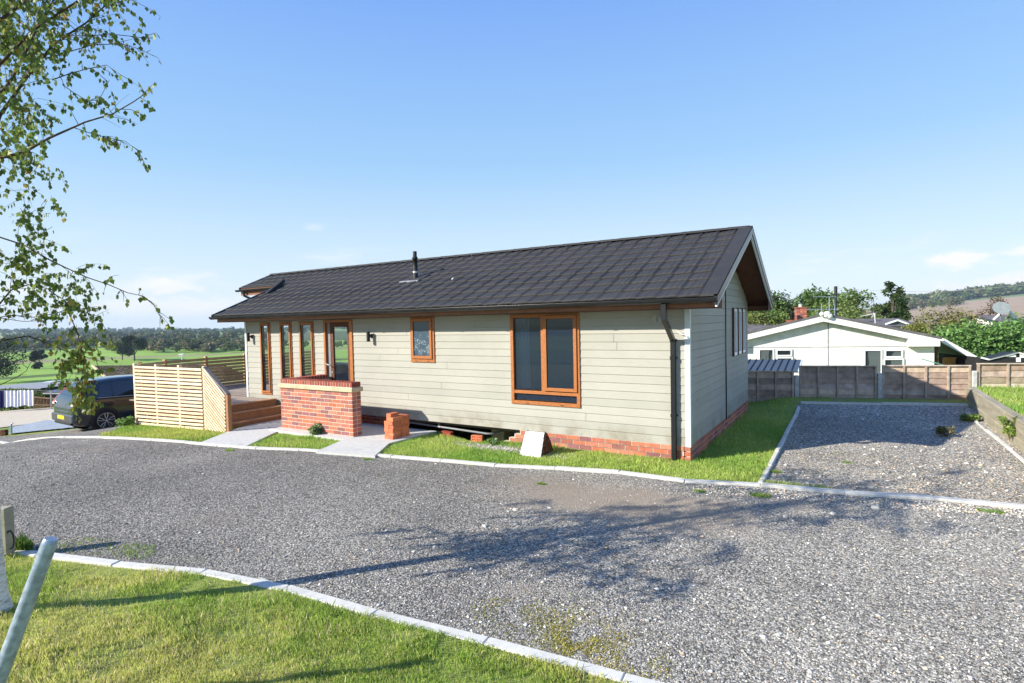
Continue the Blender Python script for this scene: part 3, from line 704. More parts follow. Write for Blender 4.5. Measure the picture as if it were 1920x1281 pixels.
# windows -----------------------------------------------------------
def frame_ring(mb, a, b, c, d, w, y0, y1, wb=None, axis='x', X=None):
    "ring of four bars between a..b (along) and c..d (height)"
    wb = wb or w
    f = (lambda s, o, z: (s, o, z)) if axis == 'x' else (lambda s, o, z: (o, s, z))
    def bx(s0, s1, z0, z1): mb.box(f(s0, y0, z0), f(s1, y1, z1), bev=.004)
    bx(a, b, c, c + wb); bx(a, b, d - w, d); bx(a, a + w, c + wb, d - w); bx(b - w, b, c + wb, d - w)
def window(o, sashes, fixed=(), mull=(), trans=(), glass='glass', name='window', sw=.058):
    a, b, c, d = o
    fr = MB(); frame_ring(fr, a, b, c, d, .062 if sw > .05 else .05, Y0 - .028, Y0 + .07)
    for m in mull: fr.box((m - .03, Y0 - .026, m and c + .0), (m + .03, Y0 + .065, d - .01), bev=.004)
    for tz, ta, tb in trans: fr.box((ta, Y0 - .024, tz - .028), (tb, Y0 + .065, tz + .028), bev=.004)
    w_ = fr.build(name, 'wood_brown', house)
    for s in sashes:
        sm = MB(); frame_ring(sm, s[0], s[1], s[2], s[3], sw, Y0 - .05, Y0 - .008); sb = sm.build('sash', 'wood_brown', w_)
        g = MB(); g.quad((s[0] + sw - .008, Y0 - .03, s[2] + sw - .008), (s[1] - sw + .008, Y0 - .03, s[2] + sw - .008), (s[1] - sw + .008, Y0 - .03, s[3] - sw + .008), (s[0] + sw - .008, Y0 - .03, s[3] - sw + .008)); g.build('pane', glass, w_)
        dk = MB(); frame_ring(dk, s[0] + sw - .008, s[1] - sw + .008, s[2] + sw - .008, s[3] - sw + .008, .012, Y0 - .036, Y0 - .031); dk.build('glazing_seal', 'black_matt', w_)
    for s in fixed:
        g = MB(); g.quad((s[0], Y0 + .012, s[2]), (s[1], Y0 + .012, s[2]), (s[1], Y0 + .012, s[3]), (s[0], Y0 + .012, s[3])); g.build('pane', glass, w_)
        dk = MB(); frame_ring(dk, s[0], s[1], s[2], s[3], .012, Y0 + .004, Y0 + .010); dk.build('glazing_seal', 'black_matt', w_)
    return w_
for W_ in (W1, W2, W3):
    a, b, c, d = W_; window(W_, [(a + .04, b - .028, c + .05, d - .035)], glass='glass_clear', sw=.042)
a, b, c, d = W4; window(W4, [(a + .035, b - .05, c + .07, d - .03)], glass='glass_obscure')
a, b, c, d = W5
window(W5, [(-4.475, b - .045, .945, d - .03)], fixed=[(a + .06, -4.53, .945, d - .06), (a + .06, b - .06, c + .075, .875)], mull=[], trans=[(.905, a + .05, b - .05)])
mb = MB(); mb.box((-4.535, Y0 - .026, .93), (-4.462, Y0 + .065, d - .06), bev=.004); mb.build('mullion', 'wood_brown', house)
for W_ in (W4, W5):
    for k in (.25, .75): x = W_[0] + (W_[1] - W_[0]) * k; mb = MB(); mb.box((x - .03, Y0 - .031, W_[2] + .018), (x + .03, Y0 - .027, W_[2] + .028)); mb.build('drain_cap', 'black_matt', house)
# door ---------------------------------------------------------------
a, b, c, d = DR
mb = MB(); mb.box((a, Y0 - .03, c), (a + .06, Y0 + .09, d), bev=.004); mb.box((b - .095, Y0 - .03, c), (b, Y0 + .09, d), bev=.004)
mb.box((a + .06, Y0 - .03, d - .05), (b - .095, Y0 + .09, d), bev=.004); mb.box((a + .06, Y0 - .03, c), (b - .095, Y0 + .09, c + .05), bev=.004)
door = mb.build('door_frame', 'wood_brown', house)
mb = MB(); mb.box((a + .065, Y0 + .02, c + .05), (a + .16, Y0 + .075, d - .055)); mb.build('side_strip', 'grey_plastic', door)
mb = MB(); frame_ring(mb, a + .165, b - .10, c + .055, d - .055, .10, Y0 + .015, Y0 + .065); mb.build('door_leaf', 'soffit', door)
mb = MB(); mb.quad((a + .26, Y0 + .03, c + .15), (b - .18, Y0 + .03, c + .15), (b - .18, Y0 + .03, d - .14), (a + .26, Y0 + .03, d - .14)); mb.build('door_pane', 'glass_clear', door)
mb = MB(); mb.tube([(a + .10, Y0 - .03, 1.29), (a + .10, Y0 - .075, 1.29), (a + .21, Y0 - .08, 1.262)], .011, 8); mb.build('door_handle', 'aluminium', door); mb = MB(); mb.tube([(a + .215, Y0 + .02, 1.10), (a + .215, Y0 - .0, 1.10)], .018, 8); mb.build('lock', 'aluminium', door)
# wall lamps ---------------------------------------------------------
for x in (-12.67, -8.55):
    mb = MB(); mb.box((x - .03, Y0 - .03, 1.86), (x + .03, Y0 - .012, 1.94)); mb.box((x - .012, Y0 - .07, 1.885), (x + .012, Y0 - .03, 1.915))
    l_ = mb.build('wall_lamp', 'black_matt', house)
    mb = MB(); mb.tube([(x, Y0 - .105, 1.79), (x, Y0 - .105, 1.985)], .036, 14); mb.tube([(x, Y0 - .105, 1.785), (x, Y0 - .105, 1.80)], .039, 14); mb.tube([(x, Y0 - .105, 1.975), (x, Y0 - .105, 1.99)], .039, 14); mb.build('lamp_tube', 'black_matt', l_)
# corner trims ---------------------------------------------------------
mb = MB(); mb.box((X1 - .058, Y0 - .02, CB - .004), (X1 + .018, Y0 - .012 + .0, 2.285)); mb.box((X1 + .0135, Y0 - .012, CB - .004), (X1 + .018, Y0 + .05, 2.30)); mb.build('corner_trim', 'pale_trim', house)
mb = MB(); mb.box((X0 - .018, Y0 - .02, CB), (X0 + .045, Y0 - .013, 2.285)); mb.box((X0 - .018, Y0 - .013, CB), (X0 - .0135, Y0 + .05, 2.29)); mb.build('corner_trim', 'white_trim', house)
mb = MB(); mb.box((X1 + .012, 10.985, CB - .02), (X1 + .026, 11.015, 3.62)); mb.build('gable_joint_strip', 'black_plastic', house)
# gable windows --------------------------------------------------------
for a, b, c, d in gh:
    mb = MB(); frame_ring(mb, a, b, c, d, .06, X1 - .02, X1 + .045, axis='y'); w_ = mb.build('gable_window', 'grey_brown' if 'grey_brown' in M else 'white_upvc', house)
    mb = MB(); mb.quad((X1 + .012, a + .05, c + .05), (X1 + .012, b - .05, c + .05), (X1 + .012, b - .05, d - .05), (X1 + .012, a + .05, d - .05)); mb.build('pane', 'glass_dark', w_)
    mb = MB(); mb.box((X1 + .010, b - .0, c - .01), (X1 + .05, b + .02, d + .02)); mb.box((X1 + .010, a - .02, c - .01), (X1 + .05, a, d + .02)); mb.build('window_seal', 'soffit', w_)

# roof -----------------------------------------------------------------
def tiles(name, xa, xb, ya, yb, back=False, mat='roof_tile'):
    "metal tile sheets: courses with stepped, waved lower edges"
    CO = .333; w = .30; vs = []; fs = []
    run = abs(YR - YE); Ls = sqrt(1 + SL * SL); ncs = int(round(run * Ls / CO)); cr = run / ncs
    xs = np.arange(xa, xb + .001, .02); xs[-1] = xb; nx = len(xs)
    def prof(x, k):
        p = ((x / w) + .03 * sin(k * 2.3)) % 1.0
        return .008 * (0.5 - .5 * np.cos(2 * pi * p)) + .020 * p ** 2 + .012 * np.exp(-((p - .93) / .035) ** 2) + .004 * np.sin(2 * pi * p * 3 + k)
    mbv = []; F_ = []; base = 0
    for k in range(ncs):
        y0 = YE + k * cr; y1 = YE + (k + 1) * cr
        lo = max(y0, ya); hi = min(y1, yb)
        if hi - lo < .01: continue
        hgt = prof(xs, k) + np.random.default_rng(k).normal(0, .0016, nx)
        rows = []
        for (yy, lift) in ((lo + .022, -.006), (lo, .022), (lo + .03, .024), ((lo + hi) / 2, .014), (hi + .002, .002)):
            pr = hgt * (1.0 if lift > 0 else .2)
            yv = np.full(nx, yy) - (hgt * .7 if yy < lo + .01 else 0)
            z = ZE + SL * (yy - YE) + lift + pr
            if back: yv = 2 * YR - yv
            rows.append(np.stack([xs, yv, z], 1))
        mbv += rows; b0 = base
        for r in range(4):
            i = np.arange(nx - 1) + b0 + r * nx
            F_.append(np.stack([i, i + 1, i + 1 + nx, i + nx], 1))
        base += 5 * nx
    return npmesh(name, np.concatenate(mbv), np.concatenate(F_), mat, parent=roof, smooth=True)
XL, XR, XCN = -13.45, -1.60, -15.4; YCN = 9.78
rf = MB()                                                    # deck under the tiles, with the brown soffit boards
th_ = .055
def slope_slab(mb, xa, xb, ya, yb, back=False, t=th_, off=-.004):
    m = (lambda y: 2 * YR - y) if back else (lambda y: y)
    z = lambda y: ZE + SL * (y - YE) + off
    vs = [(xa, m(ya), z(ya)), (xb, m(ya), z(ya)), (xb, m(yb), z(yb)), (xa, m(yb), z(yb))]; vs += [(x, y, zz - t) for x, y, zz in vs]
    mb.add(vs, [(0, 1, 2, 3), (7, 6, 5, 4), (0, 4, 5, 1), (1, 5, 6, 2), (2, 6, 7, 3), (3, 7, 4, 0)])
for bk_ in (False, True):
    slope_slab(rf, XL, XR + .02, YE + .07, YR, bk_); slope_slab(rf, XCN, XL, YCN, YR, bk_)
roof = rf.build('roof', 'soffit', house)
tiles('roof_tiles', XL, XR - .06, YE, YR); tiles('roof_tiles', XL, XR - .06, YE, YR, True)
tiles('canopy_tiles', XCN, XL, YCN, YR); tiles('canopy_tiles', XCN, XL, YCN, YR, True)
mb = MB(); x = XCN                                            # ridge caps
while x < XR - .02:
    x2 = min(x + .42, XR); n = 8
    for k in range(n):
        a0 = pi * k / n; a1 = pi * (k + 1) / n; r0, r1 = .085, .078
        f = lambda xx, a_, r: (xx, YR - cos(a_) * r * 1.15, ZR + .012 + sin(a_) * r * .62)
        mb.quad(f(x, a0, r0), f(x2, a0, r1), f(x2, a1, r1), f(x, a1, r0))
    x = x2
mb.build('ridge_caps', 'roof_tile', roof)
# verges: black cap, white board, on the right gable; black on the left
def rake(mb, x0, x1, ya, yb, top, bot, back):
    m = (lambda y: 2 * YR - y) if back else (lambda y: y)
    z = lambda y: ZE + SL * (y - YE)
    vs = []
    for xx in (x0, x1): vs += [(xx, m(ya), z(ya) + bot), (xx, m(yb), z(yb) + bot), (xx, m(yb), z(yb) + top), (xx, m(ya), z(ya) + top)]
    mb.add(vs, [(0, 1, 2, 3), (7, 6, 5, 4), (0, 4, 5, 1), (1, 5, 6, 2), (2, 6, 7, 3), (3, 7, 4, 0)])
def rk(nm, mt_, *a):
    m_ = MB(); rake(m_, *a); m_.build(nm, mt_, roof)
for bk_ in (False, True):
    rk('verge_cap', 'black_plastic', XR, XR + .05, YE - .02, YR, .045, -.098, bk_); rk('verge_sheet', 'roof_tile', XR - .17, XR + .05, YE - .02, YR, .052, .02, bk_)
    rk('bargeboard', 'white_trim', XR + .006, XR + .034, YE + .04, YR, -.100, -.150, bk_)
    rk('verge_cap', 'black_plastic', XL - .05, XL, YE - .02, YCN, .05, -.07, bk_); rk('verge_cap', 'black_plastic', XCN - .04, XCN, YCN - .02, YR, .045, -.05, bk_)
mb = MB()                                                     # raised flashing where the canopy leaves the roof
a = np.array((-13.10, 9.04, ZE + SL * (9.04 - YE) + .03)); b = np.array((-13.42, 9.80, ZE + SL * (9.80 - YE) + .13)); mb.bar(a, b, .10, .10, bev=.01)
mb.build('canopy_flashing', 'roof_tile', roof)
mb = MB()
for s_, yy in ((1, 7.87), (-1, 2 * YR - 7.87)): mb.box((XL, yy + .03 * s_, 2.262), (XR + .034 if s_ > 0 else XR, yy + .052 * s_, ZE - .035), bev=.002)
mb.box((XCN, YCN + .02, ZE + SL * (YCN - YE) - .20), (XL - .0, YCN + .042, ZE + SL * (YCN - YE) - .05))
mb.build('fascia', 'fascia_brown', roof)
mb = MB()
mb.box((XL, 7.892, 2.262), (XR, Y0 + .015, 2.27)); mb.box((XL, Y1 - .01, 2.262), (XR, 2 * YR - 7.892, 2.27))
for yb_ in (False, True):
    pass
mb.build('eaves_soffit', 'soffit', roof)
# gable soffit end pieces closing the box at the right eaves
for s_ in (0, 1):
    mb = MB(); f = (lambda y: y) if not s_ else (lambda y: 2 * YR - y)
    mb.add([(XR + .004, f(7.88), 2.262), (XR + .004, f(7.88), ZE - .05), (XR + .004, f(8.33), ZE - .05 + SL * (8.33 - YE) - .02), (XR + .004, f(8.33), 2.262)], [(0, 1, 2, 3)])
    mb.build('box_end', 'soffit', roof)
# canopy gable bit and beam
mb = MB(); mb.box((XL + .02, YCN + .05, 2.75), (X0 + .02, 2 * YR - YCN - .05, ZE + SL * (YCN - YE) - .10)); mb.build('canopy_panel', 'cladding', house)
mb = MB()
for yy in (YCN + .1, 2 * YR - YCN - .1): mb.box((XCN + .1, yy - .05, .40), (XCN + .2, yy + .05, ZE + SL * (YCN - YE) - .05))
# gutters
def gutter(x0, x1, yc, zc, r, name='gutter'):
    mb = MB(); n = 8; xs = [x0, x1]
    for k in range(n):
        a0 = pi + pi * k / n; a1 = pi + pi * (k + 1) / n
        for rr_, fl_ in ((r, 1), (r - .006, -1)):
            mb.quad((x0, yc + cos(a0) * rr_, zc + sin(a0) * rr_), (x1, yc + cos(a0) * rr_, zc + sin(a0) * rr_), (x1, yc + cos(a1) * rr_, zc + sin(a1) * rr_), (x0, yc + cos(a1) * rr_, zc + sin(a1) * rr_))
    for x in (x0, x1): mb.add([(x, yc + cos(pi + pi * k / n) * r, zc + sin(pi + pi * k / n) * r) for k in range(n + 1)], [tuple(range(n + 1))])
    mb.tube([(x0, yc - r, zc), (x1, yc - r, zc)], .006, 6)
    x = x0 + .9
    while x < x1 - .1:
        for k in range(n):
            a0 = pi + pi * k / n; a1 = pi + pi * (k + 1) / n; q = r + .006
            mb.quad((x, yc + cos(a0) * q, zc + sin(a0) * q), (x + .045, yc + cos(a0) * q, zc + sin(a0) * q), (x + .045, yc + cos(a1) * q, zc + sin(a1) * q), (x, yc + cos(a1) * q, zc + sin(a1) * q))
        x += 1.0
    return mb.build(name, 'black_plastic', roof)
gutter(XL - .1, XR + .045, 7.808, 2.398, .064); gutter(XL, XR, 2 * YR - 7.812, 2.378, .058)
zc_ = ZE + SL * (YCN - YE) - .04; gutter(XCN - .12, XL + .3, YCN - .045, zc_, .05)
mb = MB(); xq = XCN + .25; mb.tube([(xq, YCN - .045, zc_ - .03), (xq, YCN - .045, zc_ - .17), (xq + .1, YCN + .1, zc_ - .26), (xq + 1.3, YCN + .25, zc_ - .55)], .035, 8); mb.build('canopy_downpipe', 'black_plastic', roof)
# downpipe
px_ = -2.283
mb = MB(); mb.box((px_ - .038, 7.775, 2.10), (px_ + .038, 7.85, 2.335), bev=.004)
mb.bar((px_, 7.812, 2.13), (px_, 8.262, 1.80), .068, .068, bev=.004)
mb.box((px_ - .034, 8.225, .0), (px_ + .034, 8.293, 1.82), bev=.004)
for z in (1.78, 1.52, .66): mb.box((px_ - .04, 8.219, z), (px_ + .04, 8.299, z + .05), bev=.003); mb.box((px_ - .055, 8.285, z + .012), (px_ + .055, 8.30, z + .035))
mb.build('downpipe', 'black_plastic', house)
mb = MB(); random.seed(3)                                     # coil of loose cable under the eaves
for k in range(5):
    c = (px_ - .23 + random.uniform(-.02, .02), Y0 - .05, 2.12); r1 = random.uniform(.03, .05); r2 = random.uniform(.05, .09)
    mb.tube([(c[0] + cos(t_ * 2 * pi / 12) * r1, c[1] - .02 * k * .3, c[2] + sin(t_ * 2 * pi / 12) * r2) for t_ in range(13)], .004, 5)
mb.tube([(px_ - .2, Y0 - .05, 2.1), (px_ - .05, 8.2, 2.09), (px_ + .06, 8.28, 2.12)], .004, 5)
mb.build('cable_coil', 'aluminium', house)
mb = MB(); mb.tube([(X1 - .16, Y0 - .02, 1.93), (X1 - .1, Y0 - .06, 1.90), (X1 - .03, Y0 - .05, 1.88), (X1 + .0, Y0 - .045, 1.83)], .007, 6); mb.build('loose_cable', 'white_upvc', house)
# flue
fx, fy = -8.32, 9.454; fz = ZE + SL * (fy - YE)
mb = MB(); mb.tube([(fx, fy, fz - .05), (fx, fy, fz + .17), (fx, fy, fz + .171), (fx, fy, fz + .45), (fx, fy, fz + .455), (fx, fy, fz + .50), (fx, fy, fz + .501), (fx, fy, fz + .62)], [.055, .055, .052, .052, .070, .052, .043, .043], 16)
fl_ = mb.build('flue', 'black_matt', roof)
mb = MB(); mb.tube([(fx, fy, fz + .14), (fx, fy, fz + .18)], .0565, 16); mb.build('flue_collar', 'aluminium', fl_)
mb = MB(); s_ = np.array((0, 1, SL)); s_ /= np.linalg.norm(s_); mb.obox((fx, fy + .05, fz + .05), (1, 0, 0), s_, np.cross((1, 0, 0), s_), .27, .24, .010); mb.build('flue_flashing', 'roof_tile', fl_)
mb = MB(); mb.obox((fx - .02, fy - .20, fz - .055), (1, 0, 0), s_, np.cross((1, 0, 0), s_), .27, .022, .012); mb.build('flashing_lip', 'lead', fl_)
mb = MB(); mb.tube([(-7.1, 9.2, ZE + SL * 1.4 + .02), (-7.09, 9.23, ZE + SL * 1.4 + .055)], [.02, .012], 6); mb.build('roof_cap', 'paper', roof)
# chassis pipes
mb = MB(); mb.tube([(-8.3, 8.47, .145), (-7.57, 8.47, .119), (-5.806, 8.47, .057), (-5.72, 8.50, .055), (-5.66, 8.85, .07)], .021, 10)
for x, z in ((-6.95, .097),): mb.tube([(x, 8.47, z + .10), (x, 8.47, z)], .02, 8); mb.tube([(x - .05, 8.47, z + .002), (x + .05, 8.47, z - .002)], .027, 10)
mb.build('waste_pipe', 'grey_plastic', house)
for a_, b_ in (((-6.2, 9.2, -.4), (-5.9, 9.6, CB - .1)), ((-4.2, 9.2, -.4), (-3.9, 9.6, CB - .1))): mb = MB(); mb.box(a_, b_); mb.build('pier', 'mortar', house)
# ================================================================== PORCH WALL
pw = empty('brick_wall', (-9.0, 7.3, 0), 'low L-shaped red brick wall with soldier brick coping in front of the door', 'brick wall')
PXL, PXR, PYF, PT = -10.08, -7.965, 7.20, .215
nb = 14; zb = .875 - nb * .075
mb = MB(); mt = MB()
for k in range(nb):
    z = zb + k * .075; off = -.1125 if k % 2 else 0.0
    # long front and its end face
    x = PXR + (0 if not k % 2 else .1125) ; x = PXR - off * 0
    a = 0.0
    L = PXR - PXL; x = -.1125 if k % 2 else 0.0
    while x < L - .02:
        p, q = max(x, 0), min(x + .215, L)
        if q - p > .03: mb.box((PXR - p, PYF, z), (PXR - q, PYF + .1025, z + .065), brickcol(), .003); 
        x += .225
    x = 0.0 if k % 2 else -.1125
    while x < L - .24:
        p, q = max(x, 0), min(x + .215, L - .22)
        if q - p > .03: mb.box((PXR - p, PYF + .1125, z), (PXR - q, PYF + PT, z + .065), brickcol(), .003)
        x += .225
    # wing running back to the house
    Lw = 8.27 - (PYF + .1125); x = -.1125 if k % 2 else 0.0
    while x < Lw - .02:
        p, q = max(x, 0), min(x + .215, Lw)
        if q - p > .03:
            mb.box((PXL, PYF + .1125 + p, z), (PXL + .1025, PYF + .1125 + q, z + .065), brickcol(), .003)
            if p > .1: mb.box((PXL + .1125, PYF + .1125 + p, z), (PXL + PT, PYF + .1125 + q, z + .065), brickcol(), .003)
        x += .225
mt.box((PXL + .004, PYF + .004, zb - .15), (PXR - .004, PYF + PT - .004, .874)); mt.box((PXL + .004, PYF + PT - .004, zb - .15), (PXL + PT - .004, 8.266, .874))
mb.build('brickwork', 'brick', pw); mt.build('mortar_joints', 'mortar', pw)
mb = MB(); mb.box((PXL - .035, PYF - .035, .875), (PXR + .035, PYF + PT + .035, .955), bev=.008); mb.box((PXL - .035, PYF + PT + .036, .875), (PXL + PT + .035, 8.29, .955), bev=.008); mb.build('stone_course', 'stone_band', pw)
mb = MB(); mt = MB(); x = PXR
CC = [(.30, .07, .045), (.34, .085, .05), (.27, .07, .05), (.37, .10, .06)]
while x > PXL + .03: mb.box((x, PYF - .002, .965), (x - .065, PYF + PT + .002, 1.055), jit(random.choice(CC)), .004); x -= .0755
mt.box((PXL + .004, PYF + .003, .955), (PXR - .004, PYF + PT - .003, 1.048))
y = PYF + PT + .012
while y < 8.21: mb.box((PXL - .002, y, .965), (PXL + PT + .002, y + .065, 1.055), jit(random.choice(CC)), .004); y += .0755
mt.box((PXL + .003, PYF + PT, .955), (PXL + PT - .003, 8.26, 1.047))
mb.build('coping', 'brick', pw); mt.build('coping_mortar', 'mortar', pw)

# ================================================================== LOOSE BRICKS
def brick_mesh():
    mb = MB(); Lb, W, Hb = .215, .1025, .065; hx, hy, hz = Lb / 2, W / 2, Hb / 2
    rows = [(-hy, -.032), (-.014, .014), (.032, hy)]                     # solid strips along the length
    for a, b in rows: mb.box((-hx, a, -hz), (hx, b, hz), (1, 1, 1))
    xs = [-hx, -.075]; 
    for a, b in ((-hx, -.085), (-.062, -.042), (-.019, .019), (.042, .062), (.085, hx)):
        mb.box((a, -.032, -hz + .0005), (b, -.014, hz - .0005)); mb.box((a, .014, -hz + .0005), (b, .032, hz - .0005))
    return mb
bm_ = brick_mesh()
proto = None
def loose(x, y, z, rz, col, label, group, tilt=(0, 0)):
    global proto
    mb = MB(); mb.v = list(bm_.v); mb.f = list(bm_.f); mb.c = [jit(col, .04)] * len(mb.f); mb.sm = list(bm_.sm)
    o = mb.build('loose_brick', 'brick'); o.location = (x, y, z); o.rotation_euler = (tilt[0], tilt[1], rz)
    return tag(o, label, 'brick', group)
bx, by = -7.33, 7.36; zt = .036
OR = [(.66, .20, .09), (.62, .175, .08), (.70, .23, .11), (.56, .17, .09)]
for lay in range(5):
    for j in range(2):
        for i in range(2):
            loose(bx + .053 + i * .107 + random.uniform(-.004, .004), by + .11 + j * .222 + random.uniform(-.006, .006) + (.012 if lay % 2 else 0), zt + .0325 + lay * .0655, pi / 2 + random.uniform(-.03, .03),
                  random.choice(OR), 'orange brick in the %s course of the loose stack, %s pair, %s side' % (['bottom', 'second', 'third', 'fourth', 'fifth'][lay], ['near', 'rear'][j], ['left', 'right'][i]), 'loose bricks stacked on the slab')
for i in range(2): loose(bx + .053 + i * .107, by + .33, zt + .0325 + 5 * .0655, pi / 2 + random.uniform(-.04, .04), OR[i], 'orange brick on the rear shoulder of the loose stack, %s side' % ['left', 'right'][i], 'loose bricks stacked on the slab')
for lay in (5, 6): loose(bx + .053 + .02, by + .15, zt + .0325 + lay * .0655, pi / 2 + .05, OR[lay % 3], ['orange brick second from the top of the loose stack', 'topmost orange brick crowning the loose stack on the slab'][lay - 5], 'loose bricks stacked on the slab')
loose(bx + .16, by + .13, zt + .0325 + 5 * .0655, pi / 2 - .06, OR[2], 'orange brick at the near right shoulder of the loose stack', 'loose bricks stacked on the slab')
p = aty(904, 836, 8.15); 
loose(-5.80, 8.14, -.045, .15, OR[0], 'orange brick laid flat on the grass under the upright brick with holes', 'loose bricks by the opening under the floor'); loose(-5.80, 8.14, .04, .15, OR[1], 'orange brick stood on edge showing rows of holes by the opening', 'loose bricks by the opening under the floor', (pi / 2, 0))
for q, (x, y, z, r, c, lb) in enumerate([(-6.62, 8.30, .03, .1, (.34, .07, .04), 'dark red brick lying furthest left beyond the slab end'), (-6.52, 8.18, -.02, .5, (.40, .09, .05), 'red brick tipped beside the end of the slab'), (-6.3, 8.12, -.055, -.3, (.38, .08, .045), 'half buried red brick in the grass right of the slab')]):
    loose(x, y, z, r, c, lb, 'loose bricks by the opening under the floor', (.1 * q, .08))
# blue water pipe
mb = MB(); mb.tube([(-7.3, 8.9, -.10), (-6.82, 8.45, -.04), (-6.35, 8.3, -.055), (-5.95, 8.16, -.085), (-5.7, 8.10, -.12)], .014, 8)
tag(mb.build('water_pipe', 'blue_plastic'), 'bright blue water pipe curving out from under the floor to the grass', 'pipe')
# white ribbed cover leaning at the skirting
pc = empty('ribbed_cover', (-4.2, 8.0, 0), 'white ribbed cover with rusty brown side leaning against the brick skirting', 'cover')
A = aty(975, 862, 7.55); B_ = aty(1013, 866, 7.55); 
ax, bx2 = float(A[0]), float(B_[0]); gz = float(H(ax, 7.55))
mb = MB(); n = 4; tz = .36
for k in range(n):
    z0_, z1_ = gz + tz * k / n, gz + tz * (k + 1) / n; yy0 = 7.55 + .16 * k / n; yy1 = 7.55 + .16 * (k + 1) / n
    xa = .03 * k / n
    mb.add([(ax + xa, yy0 - .008, z0_), (bx2 - xa * .4, yy0 - .008, z0_), (bx2 - xa * .4, yy1 + .002, z1_ - .006), (ax + xa, yy1 + .002, z1_ - .006), (ax + xa, yy0 + .02, z0_), (bx2 - xa * .4, yy0 + .02, z0_), (bx2 - xa * .4, yy1 + .03, z1_), (ax + xa, yy1 + .03, z1_)],
           [(0, 1, 2, 3), (7, 6, 5, 4), (0, 4, 5, 1), (3, 2, 6, 7), (0, 3, 7, 4), (1, 5, 6, 2)])
mb.build('ribbed_face', 'white_trim', pc)
mb = MB(); prof = [(7.58, 0), (7.72, .345), (7.76, .37), (7.82, .33), (7.92, .2), (8.02, 0)]
for i, (a_, b_) in enumerate(((ax + .02, ax + .04), (bx2 - .03, bx2 - .008))):
    nn = len(prof); mb.add([(a_, y, gz + z) for y, z in prof] + [(b_, y, gz + z) for y, z in prof], [tuple(range(nn)), tuple(range(2 * nn - 1, nn - 1, -1))] + [(k, (k + 1) % nn, (k + 1) % nn + nn, k + nn) for k in range(nn)])
for (y0_, z0_), (y1_, z1_) in zip(prof[1:], prof[2:]): mb.quad((ax + .04, y0_, gz + z0_ - .01), (bx2 - .03, y0_, gz + z0_ - .01), (bx2 - .03, y1_, gz + z1_ - .01), (ax + .04, y1_, gz + z1_ - .01))
mb.build('curved_back', 'rust', pc)

# ================================================================== DECK AND SCREENS
WP = [(.78, .60, .40), (.82, .65, .45), (.72, .53, .34), (.80, .62, .43)]; WD = [(.36, .19, .09), (.40, .21, .10), (.33, .17, .08)]; WG = [(.30, .24, .20), (.34, .27, .22), (.27, .215, .18)]
FY = 6.579; DZ = .41
dk = empty('timber_deck', (-13.5, 8, 0), 'raised timber deck with three wide brown steps beside the sage bungalow', 'deck')
dpoly = [(-11.77, FY + .06), (-11.77, 8.29), (-12.955, 8.29), (-12.955, 13.6), (-16.2, 13.6), (-16.0, 9.0), (-15.2, FY + .06)]
mb = MB(); y = FY + .06
while y < 13.5:
    ys_ = y + .07
    # intersect the row with the outline
    xl = float(np.interp(ys_, [FY + .06, 9.0, 13.6], [-15.2, -16.0, -16.2])); xr = -11.77 if ys_ < 8.29 else -12.955
    if not (ys_ - .07 < 8.29 < ys_ + .07): mb.box((xl, y, DZ - .028), (xr, y + .137, DZ + random.uniform(-.001, .001)), jit(random.choice(WG), .08), .003)
    y += .143
mb.build('deck_boards', 'deckwood', dk)
mb = MB(); mb.box((-14.7, FY + .07, DZ - .25), (-11.83, FY + .12, DZ - .03), WD[0]); mb.build('deck_frame', 'deckwood', dk)
for a_, b_ in (((-16.0, 9, DZ - .6), (-15.94, 13.5, DZ - .03)), ((-12.1, FY + .13, -.3), (-12.0, FY + .2, .35)), ((-14.6, FY + .13, -.4), (-14.5, FY + .2, .35))): mb = MB(); mb.box(a_, b_, WD[0]); mb.build('deck_support', 'deckwood', dk)
sx = [-11.77, -11.50, -11.22]; sz = [DZ + .004, .265, .105]; st_lab = None
for i, (x, z) in enumerate(zip(sx, sz)):
    zl = sz[i + 1] - .0 if i < 2 else -.06
    mb = MB(); mb.box((x - .0, FY + .07, zl - .02), (x + .028, 8.27, z - .032), jit(WD[i % 3], .05), .003)
    if i: mb.box((x - .27, FY + .07, z - .03), (x + .045, 8.27, z), jit(WD[1], .05), .004)
    else: mb.box((x - .12, FY + .07, z - .031), (x + .045, 8.27, z), jit(WD[1], .05), .004)
    mb.build('step', 'deckwood', dk)
